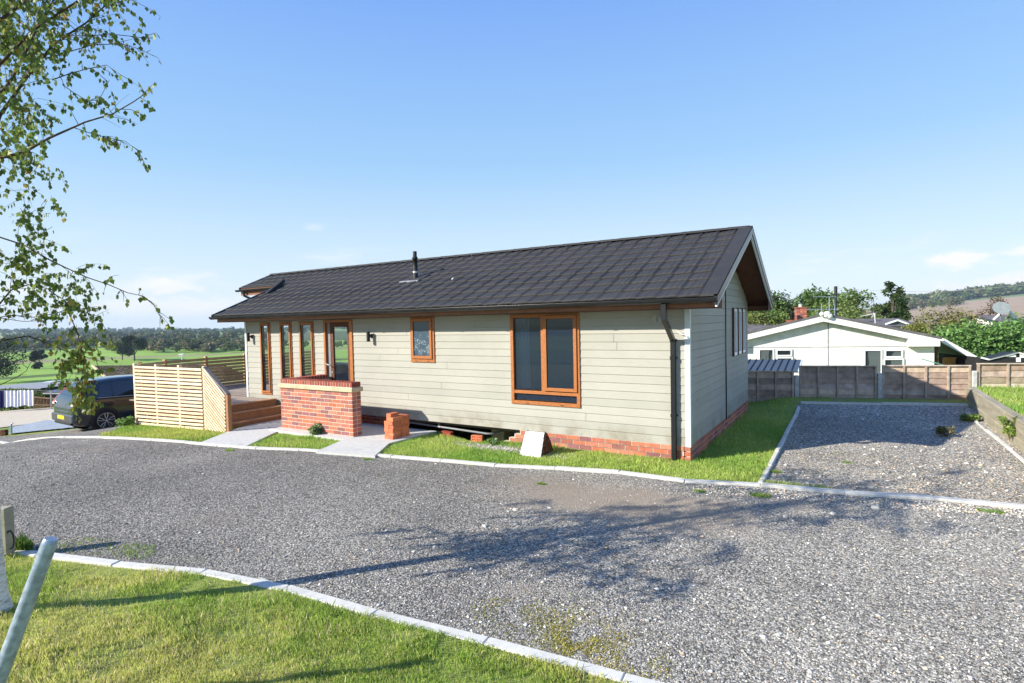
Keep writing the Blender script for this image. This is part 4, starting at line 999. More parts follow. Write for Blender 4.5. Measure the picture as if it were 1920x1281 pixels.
def slat_screen(name, label, a, b, za, zb_, base_a, base_b, nsl=17, posts=(0, 1), wid=.045, col=WP, face=-1, pcol=WP, sw=.050, group='slatted timber screens round the deck', gapfree=None):
    "horizontal slat screen between two posts; za/zb_ top heights, base_* bottom heights"
    a = np.array(a, float); b = np.array(b, float); u = (b - a); L = np.linalg.norm(u); u = u / L; nrm = np.array((u[1], -u[0])) * face
    r = empty(name, (a[0], a[1], base_a), label, 'fence', group)
    for t_ in posts:
        p_ = a + u * L * t_; zt_ = za + (zb_ - za) * t_ + .015; z0_ = base_a + (base_b - base_a) * t_ - .1
        mb = MB(); mb.obox((p_[0], p_[1], (zt_ + z0_) / 2), (u[0], u[1], 0), (nrm[0], nrm[1], 0), (0, 0, 1), .037, .037, (zt_ - z0_) / 2, jit(random.choice(pcol), .06), .004); mb.build('post', 'deckwood', r)
    mb = MB()
    for k in range(nsl):
        f_ = (k + .5) / nsl
        ha = za - .02 - (za - base_a) * f_; hb = zb_ - .02 - (zb_ - base_b) * f_
        c = (a + b) / 2 + nrm * .045
        A = np.array((a[0] + nrm[0] * .048 + u[0] * .03, a[1] + nrm[1] * .048 + u[1] * .03, ha)); B = np.array((b[0] + nrm[0] * .048 - u[0] * .03, b[1] + nrm[1] * .048 - u[1] * .03, hb))
        mb.bar(A, B, .02, sw, col=jit(random.choice(col), .08), bev=.002)
    mb.build('slats', 'deckwood', r)
    return r
# front screen: posts at each end, two lighter battens between
r = slat_screen('slatted_screen', 'pale slatted timber screen standing on the grass between car and steps', (-14.72, FY), (-11.745, FY), 1.30, 1.31, -.14, -.03, 17, (0, .34, .67, 1), face=1)
# raked stair balustrade
mb0 = empty('stair_balustrade', (-11.7, FY, 0), 'raked slatted balustrade sloping down beside the brown deck steps', 'balustrade', 'slatted timber screens round the deck')
mb = MB(); mb.box((-10.955, FY - .04, -.08), (-10.875, FY + .04, .76), WD[0], .004); mb.build('post', 'deckwood', mb0)
mb = MB(); x0_, x1_ = -11.69, -10.96; sl_ = (.74 - 1.29) / (x1_ - x0_)
for k in range(22):
    z0_ = 1.27 - k * .078; z1_ = z0_ + sl_ * (x1_ - x0_)
    xa, za_ = x0_, z0_; xb, zb2 = x1_, z1_
    gb = -.03
    if zb2 < gb: xb = xa + (gb - za_) / sl_; zb2 = gb
    if za_ < gb + .03: break
    mb.bar((xa, FY - .045, za_), (xb, FY - .045, zb2), .02, .044, col=jit(random.choice(WP), .08), bev=.002)
mb.build('slats', 'deckwood', mb0)
mb = MB(); mb.bar((x0_ - .04, FY, 1.30), (x1_ + .06, FY, .77), .09, .03, col=(.25, .22, .2), bev=.003); mb.build('hand_rail', 'deckwood', mb0)
# railings round the far side of the deck
pts = [(-14.78, FY + .02), (-15.3, 6.95), (-15.75, 7.76), (-15.98, 9.0), (-16.05, 10.25), (-16.1, 12.0), (-16.15, 13.55)]
lbs = ['short corner length of brown slatted railing where the deck meets the front screen', 'brown slatted deck railing, second length from the front screen', 'brown slatted deck railing in the middle of the far deck edge', 'brown slatted deck railing ending beside the bungalow corner', 'brown slatted railing behind the bungalow end', 'last brown slatted railing at the back of the deck']
for (a, b), lb in zip(list(zip(pts, pts[1:])), lbs):
    slat_screen('deck_railing', lb, a, b, 1.30, 1.30, DZ + .02, DZ + .02, 9, (1,), col=[(.62, .40, .19), (.70, .47, .24)], face=1, pcol=[(.62, .38, .18)], sw=.078)

# ================================================================== CAR
def car(loc, rz):
    root = empty('parked_car', loc, 'dark navy hatchback parked behind the pale slatted screen, tail towards the road', 'car')
    root.rotation_euler = (0, 0, rz)
    W = .89
    ys = [0, .04, .12, .25, .42, .60, .80, 1.1, 1.6, 2.1, 2.5, 2.75, 3.0, 3.25, 3.5, 3.8, 4.0, 4.08]
    ztop = [.62, .98, 1.08, 1.22, 1.38, 1.49, 1.545, 1.57, 1.575, 1.56, 1.50, 1.36, 1.20, 1.05, 1.01, .93, .80, .62]
    wid = [.70, .80, .84, .87, .885, .89, .89, .89, .89, .89, .89, .89, .885, .88, .87, .83, .74, .62]
    belt = [.60, .90, .98, 1.01, 1.02, 1.02, 1.01, 1.0, .985, .97, .96, .955, .95, .94, .92, .86, .74, .58]
    zb = [.40, .30, .25, .22, .20, .19, .18, .18, .18, .18, .18, .18, .18, .19, .2, .22, .26, .38]
    secs = []
    for y, zt_, w_, b_, z0_ in zip(ys, ztop, wid, belt, zb):
        b_ = min(b_, zt_ - .01); g = max(0, min(1, (zt_ - b_) / .55))
        wr = w_ - .26 * g
        half = [(0, z0_), (w_ - .12, z0_), (w_ - .02, z0_ + .07), (w_, (z0_ + b_) / 2 - .02), (w_ - .005, b_ - .10), (w_ - .03, b_), (w_ - .03 - (.26 * g) * .85, b_ + (zt_ - b_) * .86), (wr - .10, zt_ - .012), (wr * .5, zt_), (0, zt_ + .012 * g)]
        secs.append([(x, y, z) for x, z in half] + [(-x, y, z) for x, z in half[-2:0:-1]])
    mb = MB(); n = len(secs[0])
    V = [p for s_ in secs for p in s_]; Fc = []
    for i in range(len(secs) - 1):
        for k in range(n): Fc.append((i * n + k, i * n + (k + 1) % n, (i + 1) * n + (k + 1) % n, (i + 1) * n + k))
    Fc.append(tuple(range(n))[::-1]); Fc.append(tuple(range((len(secs) - 1) * n, len(secs) * n)))
    mb.add(V, Fc, sm=True)
    # local build: everything is made in the car's own frame
    def part(m, name, mat, par=root, smooth=None):
        LOC_ = LOC[root.name].copy(); LOC[root.name] = Vector((0, 0, 0))
        if par is not root: pass
        o = m.build(name, mat, par, smooth); LOC[root.name] = LOC_; return o
    body = part(mb, 'body', 'car_paint')
    def side(y, t_, s_):                                   # point on the side glass plane; t_ 0 belt .. 1 roof
        i = np.interp(y, ys, range(len(ys))); z0_ = np.interp(y, ys, belt); zt_ = np.interp(y, ys, ztop); w_ = np.interp(y, ys, wid); g = max(0, min(1, (zt_ - z0_) / .55))
        return (s_ * (w_ - .03 - .26 * g * .85 * t_ + .006), y, z0_ + (zt_ - z0_) * .86 * t_)
    for s_ in (1, -1):
        for nm, (ya, yb, ya2, yb2) in (('quarter_window', (.62, .98, .74, .98)), ('rear_side_window', (1.04, 1.86, 1.04, 1.86)), ('front_side_window', (1.94, 2.98, 1.94, 2.60))):
            m = MB(); m.quad(side(ya, .08, s_), side(yb, .08, s_), side(yb2, .90, s_), side(ya2, .90, s_)); part(m, nm, 'car_glass')
        m = MB(); m.tube([side(.6, .02, s_), side(1.6, .02, s_), side(3.0, .02, s_)], .008, 5); part(m, 'belt_trim', 'aluminium')
        m = MB(); m.box((s_ * .885, 1.90, .25), (s_ * .893, 1.908, .95)); part(m, 'door_gap', 'black_matt')
        for yy in (1.15, 2.05): m = MB(); m.box((s_ * .888, yy, .86), (s_ * .915, yy + .17, .885), bev=.005); part(m, 'door_handle', 'car_paint')
        m = MB(); m.box((s_ * .80, .02, .86), (s_ * .873, .30, 1.04), bev=.02); m2 = m
        m = MB(); a_ = [(s_ * .60, .035, .90), (s_ * .855, .06, .92), (s_ * .885, .22, 1.02), (s_ * .80, .36, 1.28), (s_ * .72, .30, 1.24), (s_ * .66, .09, 1.02)]
        m.add(a_ + [(x + s_ * .02, y - .02, z) for x, y, z in a_], [(0, 1, 2, 3, 4, 5), (6, 7, 8, 9, 10, 11)] + [(k, (k + 1) % 6, (k + 1) % 6 + 6, k + 6) for k in range(6)]); tl = part(m, 'tail_light', 'red_lens')
        m = MB(); m.box((s_ * .62, .0, .83), (s_ * .80, .05, .90), bev=.01); part(m, 'reversing_lens', 'clear_lens')
        for yy, nm in ((.78, 'wheel'), (3.30, 'wheel')):
            m = MB(); m.tube([(s_ * .70, yy, .33), (s_ * .893, yy, .33)], .40, 28); part(m, 'wheel_arch', 'black_matt')
            e = bpy.data.objects.new('wheel', None)
            m = MB(); m.tube([(s_ * .68, yy, .33), (s_ * .70, yy, .33), (s_ * .90, yy, .33), (s_ * .915, yy, .33)], [.30, .33, .33, .305], 32); wh = part(m, 'tyre', 'tyre')
            m = MB()
            m.tube([(s_ * .905, yy + cos(q) * .225, .33 + sin(q) * .225) for q in np.linspace(0, 2 * pi, 33)], .012, 6)
            for q in range(5):
                t0 = q * 2 * pi / 5 + .3
                for d_ in (-.30, .30):
                    m.tube([(s_ * .918, yy + cos(t0) * .05, .33 + sin(t0) * .05), (s_ * .922, yy + cos(t0 + d_ * .9) * .14, .33 + sin(t0 + d_ * .9) * .14), (s_ * .912, yy + cos(t0 + d_ * .55) * .225, .33 + sin(t0 + d_ * .55) * .225)], .011, 6)
            m.tube([(s_ * .90, yy, .33), (s_ * .93, yy, .33)], .035, 12)
            LOC_ = LOC[root.name].copy(); LOC[root.name] = Vector((0, 0, 0)); rm = m.build('rim', 'alloy', wh); LOC[root.name] = LOC_
            m = MB(); m.tube([(s_ * .86, yy, .33), (s_ * .916, yy, .33)], .222, 28); d = m.build('rim_dish', 'black_matt', wh)
    m = MB(); m.add([(-.66, .062, 1.04), (.66, .062, 1.04), (.60, .40, 1.40), (-.60, .40, 1.40)], [(0, 1, 2, 3)]);
    m = MB(); f_ = lambda y: np.interp(y, ys, ztop) + .012
    m.add([(-.62, .14, f_(.14)), (.62, .14, f_(.14)), (.60, .30, f_(.30)), (.56, .50, f_(.50)), (-.56, .50, f_(.50)), (-.60, .30, f_(.30))], [(0, 1, 2, 5), (5, 2, 3, 4)]); part(m, 'rear_window', 'car_glass')
    m = MB(); m.add([(-.58, 3.12, 1.15), (.58, 3.12, 1.15), (.54, 2.62, 1.46), (-.54, 2.62, 1.46)], [(0, 1, 2, 3)]); part(m, 'windscreen', 'car_glass')
    m = MB(); m.box((-.80, -.035, .34), (.80, .10, .58), bev=.03); part(m, 'bumper', 'car_bumper')
    m = MB(); m.box((-.62, -.02, .27), (.62, .06, .35), bev=.02); part(m, 'bumper_skirt', 'black_matt')
    m = MB(); m.box((-.27, -.046, .43), (.25, -.036, .54), bev=.002); part(m, 'number_plate', 'plate')
    m = MB(); m.box((-.45, -.005, .62), (.45, .05, .68), bev=.01); part(m, 'tailgate_grip', 'car_bumper')
    m = MB(); m.box((-.58, .46, 1.455), (.58, .70, 1.545), bev=.02); part(m, 'roof_spoiler', 'car_paint')
    return root
t = NT('car_glass'); t.fin((.012, .018, .024), .03, .8, 0, None, .5)
gz = float(H(-19.9, 7.4))
car((-20.05, 6.95, gz + .0), R_(-2))
# ================================================================== VEGETATION TOOLS
def rnd_unit(n):
    v = rng.normal(size=(n, 3)); return v / np.linalg.norm(v, axis=1)[:, None]
def leafquads(P, size, col, var=.25, aspect=.62, up=.3, droop=None, fold=False):
    "diamond leaves at points P"
    n = len(P); N = rnd_unit(n); N[:, 2] = np.abs(N[:, 2]) + up; N /= np.linalg.norm(N, axis=1)[:, None]
    T = np.cross(N, rnd_unit(n)); T /= np.linalg.norm(T, axis=1)[:, None] + 1e-9
    if droop is not None: T = T * (1 - droop) + np.array((0, 0, -1.)) * droop; T /= np.linalg.norm(T, axis=1)[:, None]
    B = np.cross(N, T); B /= np.linalg.norm(B, axis=1)[:, None] + 1e-9
    s = size * rng.uniform(.6, 1.3, n)[:, None]
    V = np.stack([P, P + T * s * .42 + B * s * aspect * .5, P + T * s, P + T * s * .42 - B * s * aspect * .5], 1).reshape(-1, 3)
    Fq = np.arange(4 * n).reshape(n, 4)
    c = np.asarray(col, float); c = c if c.ndim == 2 else np.tile(c, (n, 1))
    c = np.clip(c * rng.uniform(1 - var, 1 + var, (n, 1)) * rng.uniform(.92, 1.08, (n, 3)), .003, 1)
    return V, Fq, c
def crownpts(lobes, n, shell=.55):
    L = np.array(lobes, float); wgt = L[:, 3] ** 2; idx = rng.choice(len(L), n, p=wgt / wgt.sum())
    d = rnd_unit(n); r = L[idx, 3] * (shell + (1 - shell) * rng.random(n)) * rng.uniform(.8, 1.12, n)
    P = L[idx, :3] + d * r[:, None] * np.array((1, 1, .85)); return P, idx
def tree(name, label, cat, x, y, z0, top, width, pal, n=3500, leaf=.16, crown0=.12, nl=16, kind='round', trunk=True, group=None, bark=(.11, .085, .06), mat='leaf_far', seed=1):
    rs = np.random.default_rng(seed); h = top - z0; r = empty(name, (x, y, z0), label, cat, group); w = width / 2
    lobes = []
    for k in range(nl):
        t_ = (k + .5) / nl
        if kind == 'cone': zz = crown0 + (1 - crown0) * t_; ww = w * (1 - t_ ** 1.3 * .80); a = rs.uniform(0, 2 * pi); q = rs.uniform(.3, 1.0); lobes.append((x + cos(a) * ww * q, y + sin(a) * ww * q, z0 + h * zz * .97, max(.16 * w, ww * .42)))
        else:
            zz = crown0 + (1 - crown0) * rs.uniform(.12, .88); prof = sqrt(max(.05, 1 - ((zz - (crown0 + 1) / 2) / ((1 - crown0) / 2)) ** 2 * .85)); a = rs.uniform(0, 2 * pi); q = rs.uniform(.3, .8)
            rad = rs.uniform(.30, .52) * min(w, h * (1 - crown0) / 2) * 1.15
            lobes.append((x + cos(a) * w * prof * q, y + sin(a) * w * prof * q, min(z0 + h * zz, top - rad * .85), rad))
    P, idx = crownpts(lobes, n, .45)
    pal = np.array(pal); lc = pal[rs.integers(0, len(pal), nl)] * rs.uniform(.8, 1.2, (nl, 1))
    V, Fq, c = leafquads(P, leaf, lc[idx]); npmesh('crown', V, Fq, mat, r, fcolors=c)
    if trunk:
        mb = MB(); tb = max(.04, h * .028); mb.tube([(x, y, z0 - .2), (x + .02 * h, y, z0 + h * .3), (x - .01 * h, y, z0 + h * .6), (x, y, z0 + h * .85)], [tb, tb * .75, tb * .45, tb * .12], 8, bark)
        for l in lobes[::2]: mb.tube([(x, y, z0 + h * crown0 * .8), ((x + l[0]) / 2, (y + l[1]) / 2, (z0 + h * crown0 + l[2]) / 2 + .03 * h), l[:3]], [tb * .4, tb * .25, tb * .08], 5, bark, cap=False)
        mb.build('trunk', 'barkmat', r)
    return r
def px_tree(name, label, cat, u, vtop, u0, u1, D, pal, zbase=None, **kw):
    c = atd(u, vtop, D); wd = (u1 - u0) / F * D; z0 = float(H(c[0], c[1])) if zbase is None else zbase
    return tree(name, label, cat, c[0], c[1], z0, c[2], wd, pal, **kw)
GD = [(.08, .14, .04), (.10, .17, .045), (.12, .18, .05)]; GM = [(.16, .24, .055), (.20, .26, .07), (.13, .21, .055)]
GY = [(.24, .25, .06), (.30, .28, .09), (.20, .22, .06)]; GB = [(.14, .27, .07), (.18, .32, .085), (.10, .20, .055)]; GR = [(.14, .10, .06), (.11, .085, .05)]
BT = 'trees behind the white bungalow'
px_tree('broadleaf_tree', 'dark green tree just right of the sage gable eave', 'tree', 1450, 541, 1392, 1512, 40, GD, n=9500, leaf=.22, nl=26, group=BT, seed=3)
px_tree('broadleaf_tree', 'rounded mid green tree behind the brick chimney', 'tree', 1532, 536, 1482, 1592, 45, GD + GM, n=9000, leaf=.24, nl=26, group=BT, seed=5)
px_tree('broadleaf_tree', 'airy tree with yellowing top between black flue pole and conifer', 'tree', 1606, 539, 1556, 1660, 42, GM + [(.13, .13, .04)], n=7500, leaf=.22, group=BT, seed=8, nl=26)
px_tree('conifer_tree', 'tall dark green conifer with ragged tip', 'tree', 1676, 527, 1628, 1724, 39, [(.05, .09, .03), (.075, .12, .035)], n=14000, leaf=.2, kind='cone', crown0=.02, nl=44, group=BT, seed=4)
px_tree('shrub', 'low yellow-green shrub between the gable eave and the black flue', 'shrub', 1436, 563, 1385, 1505, 33, GY + GM, n=5000, leaf=.16, crown0=.0, group=BT, seed=6)
px_tree('shrub', 'mid green shrub behind the television aerials', 'shrub', 1568, 560, 1490, 1655, 37, GM, n=7000, leaf=.17, crown0=.0, nl=26, group=BT, seed=16)
px_tree('shrub', 'small yellow-green bush at the foot of the conifer', 'shrub', 1712, 590, 1688, 1742, 28, GY, n=2600, leaf=.12, crown0=.0, seed=9, group=BT)
px_tree('shrub', 'wide pale olive shrub against the ploughed hillside', 'shrub', 1776, 572, 1722, 1838, 30, GY + [(.18, .17, .07)], n=7500, leaf=.13, crown0=.0, nl=26, seed=12, group=BT)
px_tree('sparse_tree', 'thin reddish brown half-bare tree by the white dish', 'tree', 1858, 546, 1832, 1888, 36, GR, n=1500, leaf=.12, crown0=.15, seed=13, group=BT, nl=20)
# big hedge on the right
def hedge(name, label, pts, tops, thick, pal, n, leaf, z0s, mat='leaf_far', seed=2, cat='hedge'):
    rs = np.random.default_rng(seed); r = empty(name, (pts[0][0], pts[0][1], z0s), label, cat); lobes = []
    pts = np.array(pts, float)
    for k in range(60):
        t_ = rs.random() * (len(pts) - 1); i = int(t_); f = t_ - i; p = pts[i] * (1 - f) + pts[i + 1] * f; tp = tops[i] * (1 - f) + tops[i + 1] * f; rad = rs.uniform(.3, .55) * thick
        lobes.append((p[0] + rs.uniform(-.3, .3) * thick, p[1] + rs.uniform(-.4, .4) * thick, z0s + (tp - z0s - rad * .8) * (1 - rs.random() ** 2 * .95), rad))
    P, idx = crownpts(lobes, n, .5); pal = np.array(pal); lc = pal[rs.integers(0, len(pal), 60)] * rs.uniform(.8, 1.2, (60, 1))
    V, Fq, c = leafquads(P, leaf, lc[idx]); o = npmesh('foliage', V, Fq, mat, r, fcolors=c)
    mb = MB()
    for l in lobes[::4]: mb.tube([(l[0], l[1], z0s), (l[0] + .1, l[1], (z0s + l[2]) / 2), l[:3]], [.04, .03, .01], 5, (.1, .08, .06), cap=False)
    mb.build('stems', 'barkmat', r); return r
hp = [atd(u, 600, 25)[:2] for u in (1772, 1840, 1920, 2040)]; ht = [atd(1772, 612, 25)[2], atd(1840, 600, 25)[2], atd(1920, 588, 25)[2], atd(2040, 580, 25)[2]]
hedge('ivy_hedge', 'tall bright green leafy hedge on the right above the black shed', hp, ht, 2.6, GB, 26000, .17, -1.5)

# ================================================================== FENCE ON THE RIGHT
fd = np.array((.955, .296)); f0 = np.array((-1.19, 15.14)); fnv = np.array((.296, -.955))
fen = empty('panel_fence', (f0[0], f0[1], 0), 'weathered grey-brown lap panel fence with concrete posts behind the parking bay', 'fence')
FC = [(.42, .32, .25), (.50, .39, .31), (.35, .26, .20), (.56, .45, .36)]
def lap_panel(a, b, z0_, z1_, nbat, flip=1):
    a = np.array(a); b = np.array(b); u = b - a; L = np.linalg.norm(u); u /= L; U3 = (u[0], u[1], 0); N3 = (u[1], -u[0], 0); mb = MB()
    nbr = max(3, int((z1_ - z0_) / .125)); hh = (z1_ - z0_) / nbr
    for k in range(nbr):
        zc = z0_ + (k + .5) * hh; segs = 7; pts_t = []; pts_b = []; colr = jit(random.choice(FC), .22); 
        for s_ in range(segs + 1):
            t_ = L * s_ / segs; wv = random.uniform(-.009, .009)
            pts_b.append((a[0] + u[0] * t_ + N3[0] * .022, a[1] + u[1] * t_ + N3[1] * .022, zc - hh * .58 + wv)); pts_t.append((a[0] + u[0] * t_ + N3[0] * .006, a[1] + u[1] * t_ + N3[1] * .006, zc + hh * .5))
        bk = [(p[0] - N3[0] * .012, p[1] - N3[1] * .012, p[2]) for p in pts_b]
        for s_ in range(segs): mb.quad(pts_b[s_], pts_b[s_ + 1], pts_t[s_ + 1], pts_t[s_], col=colr); mb.quad(pts_b[s_], bk[s_], bk[s_ + 1], pts_b[s_ + 1], col=colr)
        mb.quad((a[0], a[1], zc - hh * .5), (b[0], b[1], zc - hh * .5), (b[0], b[1], zc + hh * .5), (a[0], a[1], zc + hh * .5), col=colr)
    o1 = mb; mb = o1
    for q in range(nbat):
        t_ = L * q / (nbat - 1); t_ = min(max(t_, .025), L - .025); c = (a[0] + u[0] * t_ + N3[0] * .035, a[1] + u[1] * t_ + N3[1] * .035, (z0_ + z1_) / 2)
        mb.obox(c, U3, N3, (0, 0, 1), .02, .014, (z1_ - z0_) / 2, jit(FC[1], .1))
    mb.obox(((a[0] + b[0]) / 2 + N3[0] * .02, (a[1] + b[1]) / 2 + N3[1] * .02, z1_ + .012), U3, N3, (0, 0, 1), L / 2, .032, .012, jit(FC[3], .1))
    mb.build('panel', 'fencewood', fen)
def fpt(s): return f0 + fd * s
for s0_, s1_, za, zb_, nb_ in ((-5.3, -3.55, .0, .74, 5), (-3.45, -1.80, .0, .76, 5), (-1.70, -.06, .03, .77, 5), (.06, 1.73, .10, .895, 5), (1.84, 3.62, .11, .905, 5), (3.74, 5.5, .40, .95, 4), (5.6, 7.4, .40, .95, 4), (7.5, 9.3, .40, .95, 4)):
    lap_panel(fpt(s0_), fpt(s1_), za, zb_, nb_)
for s_, zt_ in ((-5.38, .7), (-3.5, .7), (-1.75, .7), (0, .68), (1.785, .74), (3.68, .80), (5.55, .8), (7.45, .8), (9.35, .8)):
    p = fpt(s_) + fnv * .03; mb = MB(); mb.obox((p[0], p[1], zt_ / 2 - .1), (fd[0], fd[1], 0), (fnv[0], fnv[1], 0), (0, 0, 1), .05, .05, zt_ / 2 + .1, bev=.012); mb.build('concrete_post', 'concrete_post', fen)
# retaining wall of concrete sleepers
rw = empty('retaining_wall', (2.27, 12, 0), 'low wall of pale weathered sleepers along the right side of the parking bay', 'retaining wall')
mb = MB(); y = 8.15
for lay in range(2):
    y = 8.15 - (.6 if lay else 0)
    while y < 16.3:
        y2 = min(y + 2.4, 16.35); mb.box((2.17 + lay * .012, max(y, 8.15) + .004, -.1 + lay * .27), (2.335, y2 - .004, -.1 + (lay + 1) * .27 - .004 + (.01 if lay else 0)), bev=.012); y = y2
mb.build('sleepers', 'sleeper', rw)

# ================================================================== WHITE BUNGALOW
U = np.array((.955, .296, 0)); Vn = np.array((-.296, .955, 0)); BP = atd(1548, 620, 21.4)
def bw(u, v, off=0): return atp(u, v, BP + Vn * off, Vn)
wb = empty('white_bungalow', tuple(BP * (1, 1, 0) + (0, 0, -1.6)), 'white rendered bungalow with a wide low gable beyond the panel fence', 'bungalow')
def loc_(p): d_ = np.array(p) - BP; return d_ @ U, d_[2] + BP[2]          # (along, height)
VD = np.array((-.02, 1.0, 0))
def wp(a, z, off=0): return BP * (1, 1, 0) + U * a + VD * off + np.array((0, 0, z))
OV = -.24
aR, zR = loc_(bw(1752, 645)); aA, zA = loc_(bw(1548, 590, OV)); aE, zE = loc_(bw(1767, 634, OV)); slp = (zA - zE) / (aE - aA); aL = 2 * aA - aE; aWL = 2 * aA - aR
GZ = -1.7; mb = MB()
wz = lambda a: zA - slp * abs(a - aA) - .12
mb.add([wp(aWL, GZ), wp(aR, GZ), wp(aR, wz(aR)), wp(aA, wz(aA)), wp(aWL, wz(aWL))], [(0, 1, 2, 3, 4)])
mb.quad(wp(aR, GZ), wp(aR, GZ, 2.6), wp(aR, wz(aR), 2.6), wp(aR, wz(aR))); mb.quad(wp(aWL, GZ), wp(aWL, GZ, 2.6), wp(aWL, wz(aWL), 2.6), wp(aWL, wz(aWL)))
mb.add([wp(aWL, GZ, 2.6), wp(aR, GZ, 2.6), wp(aR, wz(aR), 2.6), wp(aA, wz(aA), 2.6), wp(aWL, wz(aWL), 2.6)], [(0, 1, 2, 3, 4)])
mb.build('wall', 'white_render', wb)
def beam(mb, p, q, up0, up1, o0, o1):
    "flat board between (a,z) points, from up0 to up1 in height, o0..o1 in depth"
    vs = [wp(p[0], p[1] + up0, o0), wp(q[0], q[1] + up0, o0), wp(q[0], q[1] + up1, o0), wp(p[0], p[1] + up1, o0), wp(p[0], p[1] + up0, o1), wp(q[0], q[1] + up0, o1), wp(q[0], q[1] + up1, o1), wp(p[0], p[1] + up1, o1)]
    mb.add(vs, [(0, 1, 2, 3), (7, 6, 5, 4), (0, 4, 5, 1), (1, 5, 6, 2), (2, 6, 7, 3), (3, 7, 4, 0)])
mb = MB(); beam(mb, (aA, zA), (aE, zE), -.26, -.03, OV - .03, OV); beam(mb, (aL, zE), (aA, zA), -.26, -.03, OV - .03, OV)
ek = 1.0
for s_ in (1, -1):
    a_, b_ = (aE - ek * s_, aE) if s_ > 0 else (aL, aL + ek)
    mb.box  # boxed eaves end
    vs = [wp(a_, zE - .30, OV - .032), wp(b_, zE - .30, OV - .032), wp(b_, zE - .05 + (0 if s_ > 0 else slp * ek), OV - .032), wp(a_, zE - .05 + (slp * ek if s_ > 0 else 0), OV - .032)]
    vs += [v + Vn * .4 for v in vs]; mb.add(vs, [(0, 1, 2, 3), (7, 6, 5, 4), (0, 4, 5, 1), (1, 5, 6, 2), (2, 6, 7, 3), (3, 7, 4, 0)])
mb.build('fascia', 'white_upvc', wb)
mb = MB(); beam(mb, (aA, zA), (aE + .06, zE - slp * .06), -.03, .05, OV - .05, 2.9); beam(mb, (aL - .06, zE - slp * .06), (aA, zA), -.03, .05, OV - .05, 2.9); mb.build('roof', 'felt', wb)
mb = MB(); p, q = wp(aE + .06, zE - .06, OV - .05), wp(aE + .06, zE - .06, 2.9); mb.tube([p, q], .055, 8); mb.build('gutter', 'white_upvc', wb)
mb = MB(); aj, _ = loc_(bw(1553, 640)); mb.add([wp(aj - .02, GZ, -.006), wp(aj + .02, GZ, -.006), wp(aj + .02, zA - .2, -.006), wp(aj - .02, zA - .2, -.006)], [(0, 1, 2, 3)])
zj = loc_(bw(1600, 651))[1]; mb.add([wp(aWL, zj, -.008), wp(aR, zj, -.008), wp(aR, zj + .025, -.008), wp(aWL, zj + .025, -.008)], [(0, 1, 2, 3)]); mb.build('render_joints', 'lead', wb)
def bwin(u0, v0, u1, v1, openu=None, blinds=False):
    "white frame with a dark pane"
    a0, z1_ = loc_(bw(u0, v0)); a1, z0_ = loc_(bw(u1, v1)); fr = MB(); w_ = .055
    for (x0, x1, y0, y1) in ((a0 - w_, a1 + w_, z1_, z1_ + w_), (a0 - w_, a1 + w_, z0_ - w_, z0_), (a0 - w_, a0, z0_, z1_), (a1, a1 + w_, z0_, z1_)):
        vs = [wp(x0, y0, -.05), wp(x1, y0, -.05), wp(x1, y1, -.05), wp(x0, y1, -.05), wp(x0, y0, .02), wp(x1, y0, .02), wp(x1, y1, .02), wp(x0, y1, .02)]
        fr.add(vs, [(0, 1, 2, 3), (7, 6, 5, 4), (0, 4, 5, 1), (1, 5, 6, 2), (2, 6, 7, 3), (3, 7, 4, 0)])
    f_ = fr.build('window', 'white_upvc', wb)
    g = MB(); g.add([wp(a0, z0_, -.012), wp(a1, z0_, -.012), wp(a1, z1_, -.012), wp(a0, z1_, -.012)], [(0, 1, 2, 3)]); g.build('pane', 'far_glass', f_)
t = NT('far_glass'); zz = t.n('ShaderNodeSeparateXYZ'); t.l(t.geo.outputs['Position'], zz.inputs[0]); t.fin(t.mix(t.mrange(t.noise(2.5, 2, sc=(1, 1, .2)), .48, .52), (.02, .028, .035), (.10, .12, .125)), .06, .6)
bwin(1425, 656.5, 1449, 690); bwin(1458, 657.5, 1482.5, 665.5); bwin(1458, 672, 1484, 690)
bwin(1622.5, 658, 1651, 700); bwin(1661.5, 658, 1690, 668); bwin(1659.5, 675, 1692, 700)
# aerials on the apex
mb = MB(); ap = wp(aA, zA, OV)
def P_(u, v, o=OV): return bw(u, v, o)
mb.tube([P_(1555, 592), P_(1555, 556)], .018, 6); mb.tube([P_(1524, 556.5), P_(1568, 557)], .010, 5); mb.tube([P_(1512, 580.5), P_(1574, 580)], .011, 5)
for u in range(1514, 1574, 5): mb.tube([P_(u, 578.8), P_(u, 582.2)], .007, 4)
for u in range(1526, 1568, 9): mb.tube([P_(u, 555.5, OV - .12), P_(u, 558, OV + .12)], .006, 4)
mb.tube([P_(1540, 592), P_(1540.5, 569)], .014, 6); mb.tube([P_(1529, 582), P_(1530, 587), P_(1534, 589), P_(1539, 588)], .014, 6)
mb.build('television_aerial', 'galv', wb)
mb = MB(); mb.tube([P_(1564.5, 592), P_(1565, 575), P_(1562, 560)], .014, 6); mb.build('aerial_mast', 'galv', wb)
for k, (u, v, r_) in enumerate(((1541, 589, .085), (1551, 590, .13), (1556, 593, .10))):
    mb = MB(); c = P_(u, v, OV - .1); mb.tube([c, c - Vn * .02, c - Vn * .06], [r_, r_ * .95, r_ * .3], 12); mb.build('aerial_bracket', 'white_upvc', wb)
